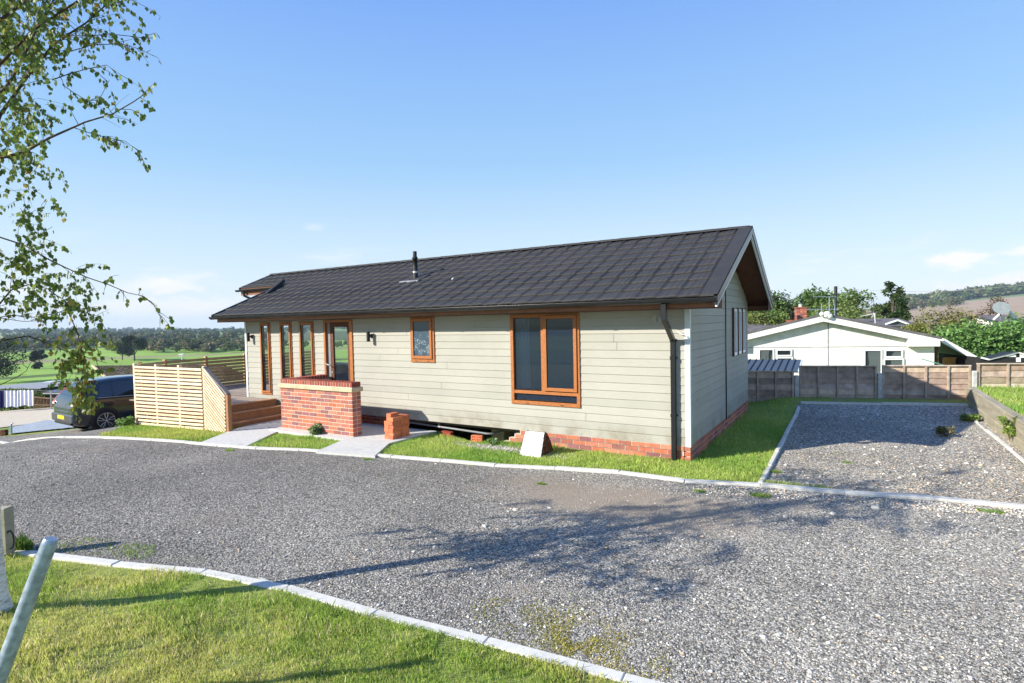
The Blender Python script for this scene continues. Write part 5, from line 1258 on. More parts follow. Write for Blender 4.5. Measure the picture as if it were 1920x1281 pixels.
# lean-to carport on its right side
ct = empty('lean_to', tuple(wp(aR + .2, GZ)), 'lean-to with sloping white edge board against the white bungalow', 'lean-to')
mb = MB(); p0 = bw(1768, 639, .5); p1 = bw(1828, 671.5, .5); mb.bar(p0, p1, .10, .16); mb.build('edge_board', 'white_upvc', ct)
mb = MB(); mb.add([p0 + Vn * .05 + (0, 0, .05), p1 + Vn * .05 + (0, 0, .05), p1 + Vn * 4 + (0, 0, .05), p0 + Vn * 4 + (0, 0, .05)], [(0, 1, 2, 3)]); mb.build('lean_to_roof', 'shed_roof', ct)
mb = MB(); mb.bar(p1 + (0, 0, -.05), np.array((p1[0], p1[1], GZ)), .09, .09, up=(0, 1, 0)); mb.build('support_post', 'white_upvc', ct)
mb = MB(); q0 = bw(1753.5, 650, .1); q1 = bw(1759, 650, .1); mb.quad((q0[0], q0[1], GZ), (q1[0], q1[1], GZ), q1, q0); q2 = q1 + U * .0; mb.quad((q1[0], q1[1], GZ), (q1[0] + Vn[0] * 2, q1[1] + Vn[1] * 2, GZ), q1 + Vn * 2, q1); mb.build('side_door', 'rust', ct)
yf = empty('yellow_fence', tuple(bw(1768, 690, -.3) * (1, 1, 0) + (0, 0, GZ)), 'short ochre boarded fence glimpsed under the lean-to roof', 'fence')
mb = MB(); c0 = bw(1767, 671.5, 1.2); c1 = bw(1822, 671.5, 1.2); nB = 12
for k in range(nB):
    a_ = c0 + (c1 - c0) * k / nB; b_ = c0 + (c1 - c0) * (k + .94) / nB; mb.quad((a_[0], a_[1], GZ), (b_[0], b_[1], GZ), b_, a_)
mb.bar(c0 - Vn * .03, c1 - Vn * .03, .04, .06); mb.bar(c0 + (c1 - c0) * .72 - Vn * .03 + (0, 0, -.35), c1 - Vn * .03 + (0, 0, -.03), .03, .05); mb.build('boards', 'ochre_wood', yf)
cp_ = MB(); cp_.tube([bw(1728, 673, -1.2), bw(1772, 686, -1.2), bw(1790, 692, -1.2)], .018, 6); simple('green_pole', (.16, .36, .30), .5, .3, bump=0)
tag(cp_.build('clothes_prop', 'green_pole'), 'thin green pole slanting in front of the white bungalow wall', 'pole')
# black shed with white squares
def shed_at(D): return lambda u, v, dd=0: atp(u, v, atd(1880, 660, D) + Vn * dd, Vn)
sf = shed_at(19.6); bs = empty('black_shed', tuple(sf(1880, 690) * (1, 1, 0) + (0, 0, -1.2)), 'black shed with white panels and white roof edge at the far right', 'shed')
mb = MB(); b1, b2, b3, b4, b5 = sf(1838, 670.5), sf(1852, 674), sf(1907, 660.5), sf(1964, 678), sf(1838, 740)
lo_pt = lambda p: (p[0], p[1], -1.2)
mb.add([lo_pt(b1), lo_pt(b4), b4, b3, b2, b1], [(0, 1, 2, 3, 4, 5)]); mb.quad(lo_pt(b1), b1, b1 + Vn * 3, np.array(lo_pt(b1)) + Vn * 3); mb.build('wall', 'dark_wood', bs)
mb = MB()
for p, q in ((b1, b2), (b2, b3), (b3, b4)): mb.bar(p - Vn * .05, q - Vn * .05, .03, .055)
mb.build('roof_edge', 'white_upvc', bs)
mb = MB()
for p, q in ((b2, b3), (b3, b4)): mb.quad(p - Vn * .1 + (0, 0, .035), q - Vn * .1 + (0, 0, .035), q + Vn * .8 + (0, 0, -.03), p + Vn * .8 + (0, 0, -.03))
mb.build('roof', 'black_matt', bs)
for (u0, v0, u1, v1) in ((1886, 664.5, 1905, 669.5), (1912, 664, 1925, 671), (1905, 670.5, 1914, 679)):
    mb = MB(); mb.quad(sf(u0, v1, -.02), sf(u1, v1, -.02), sf(u1, v0, -.02), sf(u0, v0, -.02)); mb.build('white_panel', 'white_upvc', bs)
# shed with blue-grey seamed roof, behind the fence
ss = empty('metal_roof_shed', tuple(atd(1450, 690, 17.2) * (1, 1, 0) + (0, 0, -1.2)), 'garden shed with blue-grey standing seam roof just behind the fence', 'shed')
SP = atd(1450, 690, 16.6); s_lo = lambda u, v: atp(u, v, SP, Vn); s_hi = lambda u, v: atp(u, v, SP + Vn * 1.1, Vn)
tl_, tr_, br_, bl2 = s_hi(1360, 674), s_hi(1504, 674.5), s_lo(1497, 696.5), s_lo(1340, 696.5)
mb = MB(); dn = np.array((0, 0, -.04)); mb.add([tl_, tr_, br_, bl2, tl_ + dn, tr_ + dn, br_ + dn, bl2 + dn], [(0, 1, 2, 3), (7, 6, 5, 4), (0, 4, 5, 1), (1, 5, 6, 2), (2, 6, 7, 3), (3, 7, 4, 0)])
mb.quad(tl_, tr_, tr_ + Vn * 1.1 + (0, 0, -.3), tl_ + Vn * 1.1 + (0, 0, -.3)); rf_ = mb.build('roof', 'shed_roof', ss)
mb = MB()
for k in range(1, 12):
    a_ = tl_ + (tr_ - tl_) * k / 12; b_ = bl2 + (br_ - bl2) * k / 12; mb.bar(a_ + (0, 0, .012), b_ + (0, 0, .012), .022, .03)
mb.build('seams', 'dark_seam' if 'dark_seam' in M else 'black_matt', rf_)
mb = MB(); mb.bar(tr_ + (0, 0, -.02), br_ + (0, 0, -.02), .03, .08); mb.build('roof_trim', 'pale_trim', ss)
mb = MB(); e_ = br_ - U * .12; f_ = bl2 + U * .1
mb.quad((e_[0], e_[1], -1.3), (f_[0], f_[1], -1.3), f_ + Vn * .08, e_ + Vn * .08); mb.add([(e_[0], e_[1], -1.3), e_, tr_ - U * .12 + (0, 0, -.04), e_ + Vn * 2.2, np.array((e_[0], e_[1], -1.3)) + Vn * 2.2], [(0, 1, 2, 3, 4)]); mb.build('wall', 'dark_wood', ss)
# houses further back
def back_house(name, label, u0, u1, vr, ve, D, depth, roofmat='felt', wall='white_render', vb=None):
    P0 = atd((u0 + u1) / 2, ve, D); f = lambda u, v, o=0: atp(u, v, P0 + Vn * o, Vn); r = empty(name, (P0[0], P0[1], -1.7), label, 'house')
    a_, b_ = f(u0, ve), f(u1, ve); zr = f((u0 + u1) / 2, vr, depth / 2)[2]
    rl = a_ + Vn * depth / 2; rl[2] = zr; rr_ = b_ + Vn * depth / 2; rr_[2] = zr
    mb = MB(); mb.quad(a_, b_, rr_, rl); mb.quad(a_ + Vn * depth, b_ + Vn * depth, rr_, rl); mb.build('roof', roofmat, r)
    ins = .3; A = a_ + U * ins + Vn * ins; B = b_ - U * ins + Vn * ins; mb = MB(); A2 = A + Vn * (depth - 2 * ins); B2 = B + Vn * (depth - 2 * ins)
    g = lambda p: np.array((p[0], p[1], -1.9))
    for p, q in ((A, B), (A2, B2)): mb.quad(g(p), g(q), q + (0, 0, -.02), p + (0, 0, -.02))
    for p, q, c in ((A, A2, rl + U * ins), (B, B2, rr_ - U * ins)): mb.add([g(p), g(q), q, c + (0, 0, -.1), p], [(0, 1, 2, 3, 4)])
    mb.build('wall', wall, r); return r, f
h1, f1 = back_house('house', 'house with grey felt roof, brick chimney and black flue behind the white bungalow', 1380, 1530, 607, 622, 30, 6)
mb = MB(); c = f1(1501, 600, 3); k = .27; mb.obox((c[0], c[1], c[2] - .4), U, Vn, (0, 0, 1), k, k, .25); mb.build('chimney_base', 'white_render', h1)
mb = MB(); top_ = f1(1501, 577, 3)[2]; zz_ = c[2] - .12
while zz_ < top_:
    for q in range(3):
        for sgn in (-1, 1): mb.obox(np.array((c[0], c[1], zz_)) + U * (q - 1) * .18 + Vn * sgn * .14, U, Vn, (0, 0, 1), .085, .12, .0325, brickcol())
    zz_ += .075
mb.obox((c[0], c[1], top_ + .0), U, Vn, (0, 0, 1), .29, .29, .03, (.3, .1, .06)); mb.obox((c[0], c[1], (c[2] - .15 + top_) / 2), U, Vn, (0, 0, 1), .25, .24, (top_ - c[2] + .2) / 2, (.45, .4, .33)); ch = mb.build('chimney', 'brick', h1)
mb = MB(); mb.tube([(c[0], c[1], top_), (c[0], c[1], top_ + .2)], .11, 10); mb.build('chimney_pot', 'concrete_post', ch)
mb = MB(); c2 = f1(1485, 602, 2.4); mb.obox((c2[0], c2[1], c2[2] - .15), U, Vn, (0, 0, 1), .28, .2, .2, (.42, .13, .08)); mb.build('brick_stub', 'brick', h1)
mb = MB(); mb.tube([c2, c2 + (0, 0, .25), c2 + (0, 0, .251), c2 + (0, 0, .6)], [.09, .085, .11, .08], 10); mb.build('flue', 'black_matt', h1)
h2, f2 = back_house('house', 'house with grey roof and small white gable below the conifer', 1590, 1735, 597, 612, 31, 7)
mb = MB()
for p, q in (((1660, 608), (1683, 600.5)), ((1683, 600.5), (1706, 609))): mb.bar(f2(*p, -.3), f2(*q, -.3), .05, .09)
mb.build('gable_board', 'white_upvc', h2)
mb = MB(); mb.add([f2(1662, 609, -.2), f2(1704, 610, -.2), f2(1683, 602, -.2)], [(0, 1, 2)]); mb.build('gable_panel', 'far_glass', h2)
mb = MB(); mb.tube([f2(1641, 606, -.4), f2(1640, 588, -.4)], .02, 5); mb.tube([f2(1613, 593.5, -.4), f2(1641, 588, -.4)], .014, 5); mb.tube([f2(1634, 596, -.4), f2(1640, 588, -.4)], .012, 5); mb.build('television_aerial', 'white_upvc', h2)
pl = MB(); pc_ = atd(1567, 600, 32); pt_ = atd(1567, 537, 32); pl.tube([(pc_[0], pc_[1], -1.8), (pc_[0], pc_[1], pt_[2] - .5), (pt_[0], pt_[1], pt_[2] - .49), pt_], [.06, .06, .09, .09], 10)
tag(pl.build('chimney_flue_pole', 'black_matt'), 'tall slim dark flue pole rising behind the roof aerials', 'pole')
h3, f3 = back_house('house', 'house gable with white verge and pale dish above the green hedge', 1876, 1945, 590, 604, 33, 6)
mb = MB(); mb.bar(f3(1862, 600, -.5), f3(1887, 577, -.5), .05, .10); mb.bar(f3(1887, 577, -.5), f3(1906, 600, -.5), .05, .14); mb.build('verge_board', 'white_upvc', h3)
mb = MB(); c = f3(1876, 580, -1); nrm = np.array((.1, -.8, .45)); nrm /= np.linalg.norm(nrm); mb.tube([c, c + nrm * .06, c + nrm * .16], [.05, .30, .42], 18); mb.tube([c - (0, 0, .6), c], .03, 6); mb.build('satellite_dish', 'dish_grey', h3)
# overhead wire and its pole out of view
wr = empty('overhead_wire', tuple(atd(1640, 552, 52)), 'thin overhead cable crossing the sky above the ploughed hill', 'cable')
mb = MB(); A = atd(1560, 540, 60); B = atd(1700, 547, 52); C_ = atd(1940, 533.5, 40); D_ = atd(2300, 500, 26)
mb.tube([A, (A + B) / 2 + (0, 0, -.05), B, (B + C_) / 2 - (0, 0, .16), C_, (C_ + D_) / 2 - (0, 0, .1), D_], .013, 4); mb.build('cable', 'lead', wr)

# ================================================================== LEFT SIDE: washing, sheds, roofs down the slope
def gpt(u, D, v=620): c = atd(u, v, D); return np.array((c[0], c[1], float(H(c[0], c[1]))))
RT = RM[:, 0] * 0 + (RM @ np.array((1, 0, 0))); RT[2] = 0; RT /= np.linalg.norm(RT); BK = np.array((-RT[1], RT[0], 0))
wl = empty('washing_line', tuple(gpt(-10, 27)), 'washing line with posts down the slope at the far left', 'washing line')
q0, q1 = atd(-40, 731, 27), atd(95, 732, 27)
mb = MB(); mb.tube([q0, (q0 + q1) / 2 - (0, 0, .05), q1], .006, 4); mb.build('line', 'lead', wl)
for q in (q0, q1): mb = MB(); mb.tube([(q[0], q[1], float(H(q[0], q[1]))), q], .03, 6); mb.build('line_post', 'lead', wl)
def cloth(u0, u1, v0, v1, D, mat, name, label, ph=0):
    n = 26; V = []; 
    for i in range(n + 1):
        f_ = i / n; A = atd(u0 + (u1 - u0) * f_, v0 + 1.6 * abs(sin(f_ * pi * 4 + ph)) , D + .025 * sin(f_ * 23 + ph)); B = atd(u0 + (u1 - u0) * f_, v1 + 1.2 * sin(f_ * 9 + ph), D + .04 * sin(f_ * 23 + ph))
        V += [A, (A + B) / 2, B]
    Fq = [(3 * i + k, 3 * i + 3 + k, 3 * i + 4 + k, 3 * i + 1 + k) for i in range(n) for k in (0, 1)]
    m = MB(); m.add(V, Fq, sm=True); return tag(m.build(name, mat), label, 'washing', 'washing hung on the line')
cloth(8, 34, 731.5, 763, 26.9, 'cloth_white', 'hung_sheet', 'wide white sheet on the washing line, left of the other', 0)
cloth(35, 63, 731, 761, 26.9, 'cloth_white', 'hung_sheet', 'narrower white sheet at the right end of the washing line', 1.3)
cloth(-16, 7, 732, 764, 26.9, 'cloth_navy', 'hung_towel', 'navy towel at the left end of the washing line', .6)
hp = [atd(u, 600, D_)[:2] for u, D_ in ((-60, 29), (0, 29), (78, 29))]; hedge('garden_hedge', 'yellow-green garden hedge behind the washing', hp, [atd(-60, 729, 29)[2], atd(0, 727, 29)[2], atd(78, 735, 29)[2]], 1.1, [(.15, .21, .04), (.20, .24, .05), (.10, .16, .035)], 7000, .11, -2.0, seed=5)
def low_shed(name, label, u0, u1, vt, vb, D, dpt, roofmat, wallmat, tilt=.25, corr=0):
    A, B = atd(u0, vb, D), atd(u1, vb, D); h_ = atd(u0, vt, D + dpt)[2]; r = empty(name, tuple(gpt((u0 + u1) / 2, D)), label, 'shed')
    A2, B2 = A + BK * dpt, B + BK * dpt; A2[2] = B2[2] = h_
    mb = MB()
    if corr:
        for k in range(corr):
            p = A + (B - A) * k / corr; q = A + (B - A) * (k + .5) / corr; s_ = A + (B - A) * (k + 1) / corr; dz = np.array((0, 0, .05)); off = A2 - A
            mb.quad(p, q + dz, q + dz + off, p + off); mb.quad(q + dz, s_, s_ + off, q + dz + off)
    else: mb.quad(A, B, B2, A2)
    mb.quad(A + (0, 0, -.06), B + (0, 0, -.06), B, A); mb.build('roof', roofmat, r)
    g = lambda p: np.array((p[0], p[1], float(H(p[0], p[1])) - .4)); mb = MB(); i_ = RT * .12
    mb.quad(g(A + i_), g(B - i_), B - i_ - (0, 0, .06) + BK * .1, A + i_ - (0, 0, .06) + BK * .1); mb.add([g(B - i_), B - i_ - (0, 0, .06), B2 - i_ - (0, 0, .03), g(B2 - i_)], [(0, 1, 2, 3)]); mb.add([g(A + i_), A + i_ - (0, 0, .06), A2 + i_ - (0, 0, .03), g(A2 + i_)], [(0, 1, 2, 3)]); mb.quad(g(A2 + i_), g(B2 - i_), B2 - i_, A2 + i_); mb.build('wall', wallmat, r)
low_shed('garden_shed', 'long low shed with flat grey roof behind the garden hedge', -60, 76, 720, 728, 34, 5, 'lead', 'dark_wood')
low_shed('garden_shed', 'shed with pale corrugated roof behind the dark hatchback', 80, 150, 721, 737, 29, 3, 'concrete_post', 'dark_wood', corr=16)
low_shed('brick_outbuilding', 'small pale brick outbuilding beyond the grey shed roof', 42, 58, 715, 722, 44, 3, 'white_trim', 'stone_band')
pk = empty('picket_fence', tuple(gpt(62, 28)), 'short dark picket fence between washing and car', 'fence'); mb = MB(); A, B = atd(62, 744, 28), atd(120, 748, 28)
for k in range(22):
    p = A + (B - A) * k / 21; mb.bar((p[0], p[1], float(H(p[0], p[1]))), (p[0], p[1], p[2] + .02), .05, .02, up=(0, 1, 0), col=(.20, .13, .08))
mb.bar(A + (0, 0, -.02) - BK * .03, B + (0, 0, -.02) - BK * .03, .03, .06, col=(.28, .18, .11)); mb.bar(A + (0, 0, -.4) - BK * .03, B + (0, 0, -.35) - BK * .03, .03, .06, col=(.25, .16, .1)); mb.build('pickets', 'fencewood', pk)
# neighbour's tiled roof
nr = empty('tiled_roof_house', tuple(gpt(260, 27)), 'house with mossy tiled roof and white gable wall below the deck', 'house')
e0, e1 = atd(207, 716, 24), atd(420, 716, 24); r0_, r1_ = atd(173, 686, 26.5), atd(420, 684, 27.5)
mb = MB(); n_ = 14
for k in range(n_):
    f0_, f1_ = k / n_, (k + 1) / n_; a_ = e0 + (r0_ - e0) * f0_; b_ = e1 + (r1_ - e1) * f0_; c_ = e1 + (r1_ - e1) * f1_; d_ = e0 + (r0_ - e0) * f1_
    lift = np.array((0, 0, .05)); mb.quad(a_ + lift, b_ + lift, c_ + (0, 0, .01), d_ + (0, 0, .01)); mb.quad(a_, b_, b_ + lift, a_ + lift)
rb = BK * 3.4 + np.array((0, 0, -1.1)); mb.quad(r0_, r1_, r1_ + rb, r0_ + rb); mb.build('roof', 'old_tile', nr)
mb = MB(); mb.bar(e0 + (0, 0, .02), r0_ + (0, 0, .02), .07, .08); mb.build('verge', 'stone_band', nr)
mb = MB(); gB = -2.6; i_ = RT * .15; mb.add([(e0[0] + i_[0], e0[1] + i_[1], gB), e0 + i_ - (0, 0, .1), r0_ + i_ - (0, 0, .1), r0_ + i_ + rb - (0, 0, .1), ((r0_ + rb)[0] + i_[0], (r0_ + rb)[1] + i_[1], gB)], [(0, 1, 2, 3, 4)]); mb.quad((e0[0], e0[1], gB), (e1[0], e1[1], gB), e1 - (0, 0, .1) + BK * .2, e0 - (0, 0, .1) + BK * .2); mb.build('wall', 'white_render', nr)
# small things by the lay-by
g = atg(22, 814); t_ = g + (0, 0, .34); mb = MB(); mb.tube([g - (0, 0, .1), g + (0, 0, .28), t_ + RT * .02, t_ + RT * .05], .025, 8); tag(mb.build('standpipe', 'galv'), 'thin grey standpipe at the near edge of the lay-by', 'pipe')
g = atg(8, 817); mb = MB(); mb.obox(g + (0, 0, .09), RT, BK, (0, 0, 1), .09, .06, .10, bev=.01); tag(mb.build('stone_block', 'rust'), 'brown block on the verge left of the standpipe', 'block')
g = atd(341, 672, 60); mb = MB(); bt = empty('bird_table', (g[0], g[1], float(H(g[0], g[1]))), 'small white bird table standing in the meadow beyond the deck', 'bird table')
mb.tube([(g[0], g[1], float(H(g[0], g[1]))), (g[0], g[1], atd(341, 667, 60)[2])], .06, 6); mb.build('post', 'white_upvc', bt); c = atd(341, 664.5, 60); mb = MB(); mb.obox(c, RT, BK, (0, 0, 1), .26, .2, .05); mb.obox(c - (0, 0, .2), RT, BK, (0, 0, 1), .2, .15, .02); mb.build('table_top', 'white_upvc', bt)

# ================================================================== VALLEY TREES
VT = 'single trees in the valley meadow'
px_tree('field_tree', 'paler round tree left of the pair in the meadow', 'tree', 228, 640, 208, 246, 205, [(.05, .075, .025), (.07, .09, .03)], n=2600, leaf=.6, crown0=.22, group=VT, seed=21)
px_tree('field_tree', 'large dark round tree right of the pair in the meadow', 'tree', 250, 627, 222, 280, 200, [(.03, .045, .018), (.04, .058, .02)], n=3600, leaf=.65, crown0=.25, group=VT, seed=22)
px_tree('ivy_clad_tree', 'narrow ivy-dark tree stump standing alone in the meadow', 'tree', 72, 655, 60, 84, 165, [(.035, .045, .025)], n=3500, leaf=.45, crown0=.0, group=VT, seed=23)
px_tree('field_tree', 'dark tree at the left edge of the meadow', 'tree', -8, 632, -50, 26, 120, [(.02, .035, .016), (.03, .045, .02)], n=4000, leaf=.4, crown0=.1, group=VT, seed=24)
def wood(name, label, specs, mat='leaf_far', seed=3, leafk=.16):
    "a belt of many trees reading as one mass: (u0, u1, D0, D1, count, hmin, hmax, palette)"
    rs = np.random.default_rng(seed); Ps = []; Cs = []; Ss = []
    for u0, u1, D0, D1, cnt, h0, h1, pal in specs:
        pal = np.array(pal)
        for k in range(cnt):
            u = rs.uniform(u0, u1); D = rs.uniform(D0, D1); c = atd(u, 620, D); z0 = float(H(c[0], c[1])); h = rs.uniform(h0, h1); w_ = h * rs.uniform(.45, .8); col = pal[rs.integers(len(pal))] * rs.uniform(.75, 1.25)
            n = 90; d = rnd_unit(n); d[:, 2] = np.abs(d[:, 2]) * 1.0 - .15; lob = 1 + .25 * np.sin(d[:, 0] * 5 + k) * np.cos(d[:, 1] * 6 + k * 2)
            P = np.array((c[0], c[1], z0 + h * .35)) + d * np.array((w_ / 2 * 1.1, w_ / 2 * 1.1, h * .62)) * lob[:, None] * rs.uniform(.75, 1, (n, 1))
            Ps.append(P); Cs.append(np.tile(col, (n, 1))); Ss.append(np.full(n, h * leafk))
    P = np.concatenate(Ps); C_ = np.concatenate(Cs); Sz = np.concatenate(Ss)
    V, Fq, c = leafquads(P, 1.0, C_, .2, aspect=.95); V = V.reshape(-1, 4, 3); V = P[:, None, :] + (V - P[:, None, :]) * Sz[:, None, None] * 1.6
    o = npmesh(name, V.reshape(-1, 3), Fq, mat, fcolors=c); tag(o, label, 'wood', kind='stuff'); return o
WPAL = [(.10, .14, .05), (.14, .18, .065), (.20, .20, .09), (.13, .15, .07), (.24, .21, .12)]
wood('valley_trees', 'belt of mixed trees and hedges along the far side of the meadow', [(-260, 240, 345, 380, 150, 4.5, 7.5, WPAL), (200, 480, 270, 340, 170, 3, 6, WPAL + [(.08, .10, .04)]), (-260, 520, 430, 520, 220, 5, 8, WPAL), (280, 760, 260, 300, 60, 3, 6, WPAL), (760, 1400, 200, 420, 160, 6, 12, WPAL)], seed=4)
wood('distant_woods', 'wooded ridges on the left horizon', [(-300, 560, 650, 900, 300, 5, 8.5, WPAL[:2]), (-300, 560, 1100, 1500, 320, 6, 10, WPAL[:2]), (-300, 560, 2000, 2550, 420, 6, 14, WPAL[:2]), (560, 1500, 700, 2500, 300, 10, 15, WPAL[:2])], seed=5, leafk=.22)
wood('hill_woods', 'woods along the top of the ploughed hill on the right', [(1690, 2300, 680, 800, 620, 10, 15, WPAL[:3]), (1640, 1800, 480, 640, 80, 5, 8, WPAL)], seed=6, leafk=.2)
# ================================================================== BIRCH
BB = atz(-12, 1141, .16); D0 = float(-(RM.T @ (BB - CP))[2])
birch = empty('birch_tree', tuple(BB), 'young silver birch at the left edge with drooping leafy twigs', 'tree')
t = NT('birch_bark'); n_ = t.noise(16, 5, .7, sc=(1, 1, 5)); c = t.ramp(n_, [(.30, (.05, .04, .035)), (.40, (.45, .43, .38)), (.55, (.72, .70, .66))]); t.fin(c, .7, .2, 0, t.bump(t.noise(50, 4, .6, sc=(.4, .4, 3)), .5, .006))
mb = MB(); up = np.array((-.012, -.01, 1.0))
tp = [BB + (0, 0, -.15), BB + (0, 0, .0), BB + up * .12, BB + up * .5, BB + up * 1.2 + (.0, .02, 0), BB + up * 2.2 + (.02, .03, 0), BB + up * 3.3 + (.06, .05, 0), BB + up * 4.0 + (.12, .10, 0), BB + up * 4.5 + (.16, .16, 0)]
mb.tube(tp, [.125, .105, .082, .072, .062, .05, .036, .02, .008], 16); mb.build('trunk', 'birch_bark', birch)
def trunk_at(z): zs = [p[2] for p in tp]; return np.array([np.interp(z, zs, [p[k] for p in tp]) for k in range(3)])
br = MB(); tw = MB(); LP = []; LT = []; LC = []
BK_ = (.10, .065, .05)
LG = [(.15, .22, .04), (.20, .27, .055), (.27, .33, .07), (.12, .18, .036)]; LY = [(.30, .33, .05), (.40, .38, .07), (.22, .28, .045), (.45, .30, .05)]
def twig(p, d, L, yel=.05, dens=1.0, droop=.9, rad=.0028):
    "a thin drooping shoot with leaves"
    n = max(3, int(L / .05)); pts = [np.array(p, float)]; d = np.array(d, float); d /= np.linalg.norm(d) + 1e-9
    for k in range(n):
        d = d + np.array((0, 0, -1.)) * droop * .16 + rng.normal(0, .09, 3); d /= np.linalg.norm(d); pts.append(pts[-1] + d * L / n)
    tw.tube(pts, [rad * (1 - .7 * k / n) for k in range(n + 1)], 3, BK_, cap=False)
    m = rng.poisson(L / .022 * dens)
    for q in range(m):
        t_ = rng.random() ** .8 * n; i = min(int(t_), n - 1); f_ = t_ - i; LP.append(pts[i] * (1 - f_) + pts[i + 1] * f_ + rng.normal(0, .008, 3))
        LC.append(random.choice(LY if random.random() < yel else LG))
def limb(pts, r0, r1, ntw=10, tl=(.12, .35), yel=.05, dens=1.0, start=.1, droop=.9, sm=True):
    pts = [np.array(p, float) for p in pts]; m = len(pts)
    if sm:                                                      # round the corners
        q = [pts[0]]
        for a, b in zip(pts, pts[1:]): q += [a * .5 + b * .5, b]
        pts = q; m = len(pts)
    br.tube(pts, [r0 + (r1 - r0) * k / (m - 1) for k in range(m)], 6, BK_, cap=False)
    for k in range(ntw):
        t_ = (start + (1 - start) * rng.random()) * (m - 1); i = min(int(t_), m - 2); f_ = t_ - i; p = pts[i] * (1 - f_) + pts[i + 1] * f_; ax = pts[i + 1] - pts[i]; ax /= np.linalg.norm(ax)
        twig(p, ax * .7 + rnd_unit(1)[0] * .7, rng.uniform(*tl), yel, dens, droop)
def pxl(l, D=None): D = D or D0; return [atd(u, v, D + dd) for u, v, dd in l]
limb(pxl([(-40, 330, 0), (0, 216, -.05), (26, 180, -.1), (46, 150, -.1), (67, 124, -.12), (98, 86, -.15), (129, 64, -.15), (160, 44, -.15), (206, 3, -.15), (235, -30, -.15)]), .013, .003, 30, (.1, .3), .06, 1.0)
limb(pxl([(-35, 260, .1), (0, 178, .1), (23, 147, .12), (39, 116, .12), (57, 82, .15), (72, 45, .15), (95, 10, .15), (120, -40, .15)]), .012, .004, 30, (.12, .3), .05, 1.2)
limb(pxl([(-30, 300, -.3), (13, 294, -.3), (52, 282, -.32), (90, 260, -.34), (124, 245, -.35), (160, 229, -.36), (211, 214, -.36), (252, 190, -.36), (273, 175, -.36)]), .010, .002, 22, (.1, .22), .05, 1.0, 0, .9)
limb(pxl([(100, 86, -.15), (130, 66, -.2), (160, 68, -.25), (205, 64, -.25), (245, 68, -.25), (285, 73, -.25)]), .004, .0015, 14, (.06, .16), .2, .9)
limb(pxl([(85, 110, .1), (120, 100, .1), (170, 85, .1), (225, 82, .1), (262, 92, .1), (286, 104, .1)]), .004, .0015, 16, (.06, .16), .1, 1.2)
limb(pxl([(98, 150, .05), (120, 142, .05), (160, 130, .05), (200, 122, .05), (228, 142, .05)]), .004, .0015, 12, (.06, .16), .08, 1.1)
limb(pxl([(118, 160, -.1), (140, 175, -.1), (165, 190, -.1), (190, 180, -.1), (205, 150, -.1)]), .003, .0012, 12, (.06, .15), .05, 1.4)
limb(pxl([(140, 240, -.35), (170, 250, -.35), (200, 258, -.35), (235, 265, -.35), (262, 285, -.35)]), .003, .0012, 12, (.05, .13), .05, 1.5)
for (a_, b_) in (((160, 44), (192, 20)), ((129, 64), (205, 33)), ((150, 50), (200, 50)), ((211, 214), (240, 222)), ((200, 218), (238, 178)), ((190, 220), (222, 238))):
    twig(atd(*a_, D0 - .2), atd(*b_, D0 - .2) - atd(*a_, D0 - .2), np.linalg.norm(atd(*b_, D0 - .2) - atd(*a_, D0 - .2)) * 1.1, .1, .12, .1, .0016)
limb(pxl([(-45, 430, 0), (0, 445, 0), (46, 460, -.05), (88, 485, -.1), (123, 502, -.1), (165, 521, -.1), (204, 534, -.1), (239, 549, -.1), (267, 555, -.1), (288, 572, -.1), (302, 597, -.1)]), .006, .0012, 20, (.06, .16), .08, .5, .2)
limb(pxl([(-40, 600, .1), (0, 569, .1), (21, 544, .08), (53, 534, .05), (88, 541, .0), (115, 560, .0)]), .007, .002, 18, (.08, .2), .08, 1.0)
limb(pxl([(-30, 600, -.1), (0, 595, -.1), (21, 591, -.1), (63, 595, -.1), (105, 588, -.1), (130, 578, -.1)]), .004, .002, 4, (.05, .1), .1, .5)
limb(pxl([(-30, 590, -.05), (10, 598, -.05), (45, 603, -.05), (85, 601, -.05), (104, 594, -.05)]), .003, .0015, 3, (.05, .1), .1, .4)
limb(pxl([(-40, 652, .1), (0, 639, .1), (53, 630, .05), (77, 639, .02), (119, 657, 0), (158, 669, 0), (200, 681, 0)]), .006, .0018, 12, (.06, .16), .4, .8)
limb(pxl([(126, 580, 0), (144, 621, 0), (155, 660, 0), (158, 700, .02), (152, 740, .05), (146, 775, .08)]), .004, .0014, 16, (.07, .18), .5, 1.2)
limb(pxl([(100, 560, -.05), (130, 575, -.05), (160, 585, -.05), (186, 600, -.05), (215, 640, -.05)]), .003, .001, 14, (.06, .15), .12, 1.2)
limb(pxl([(-20, 735, .2), (0, 722, .2), (30, 708, .2), (49, 696, .2), (62, 672, .2)]), .004, .0012, 2, (.05, .1), .1, .1)
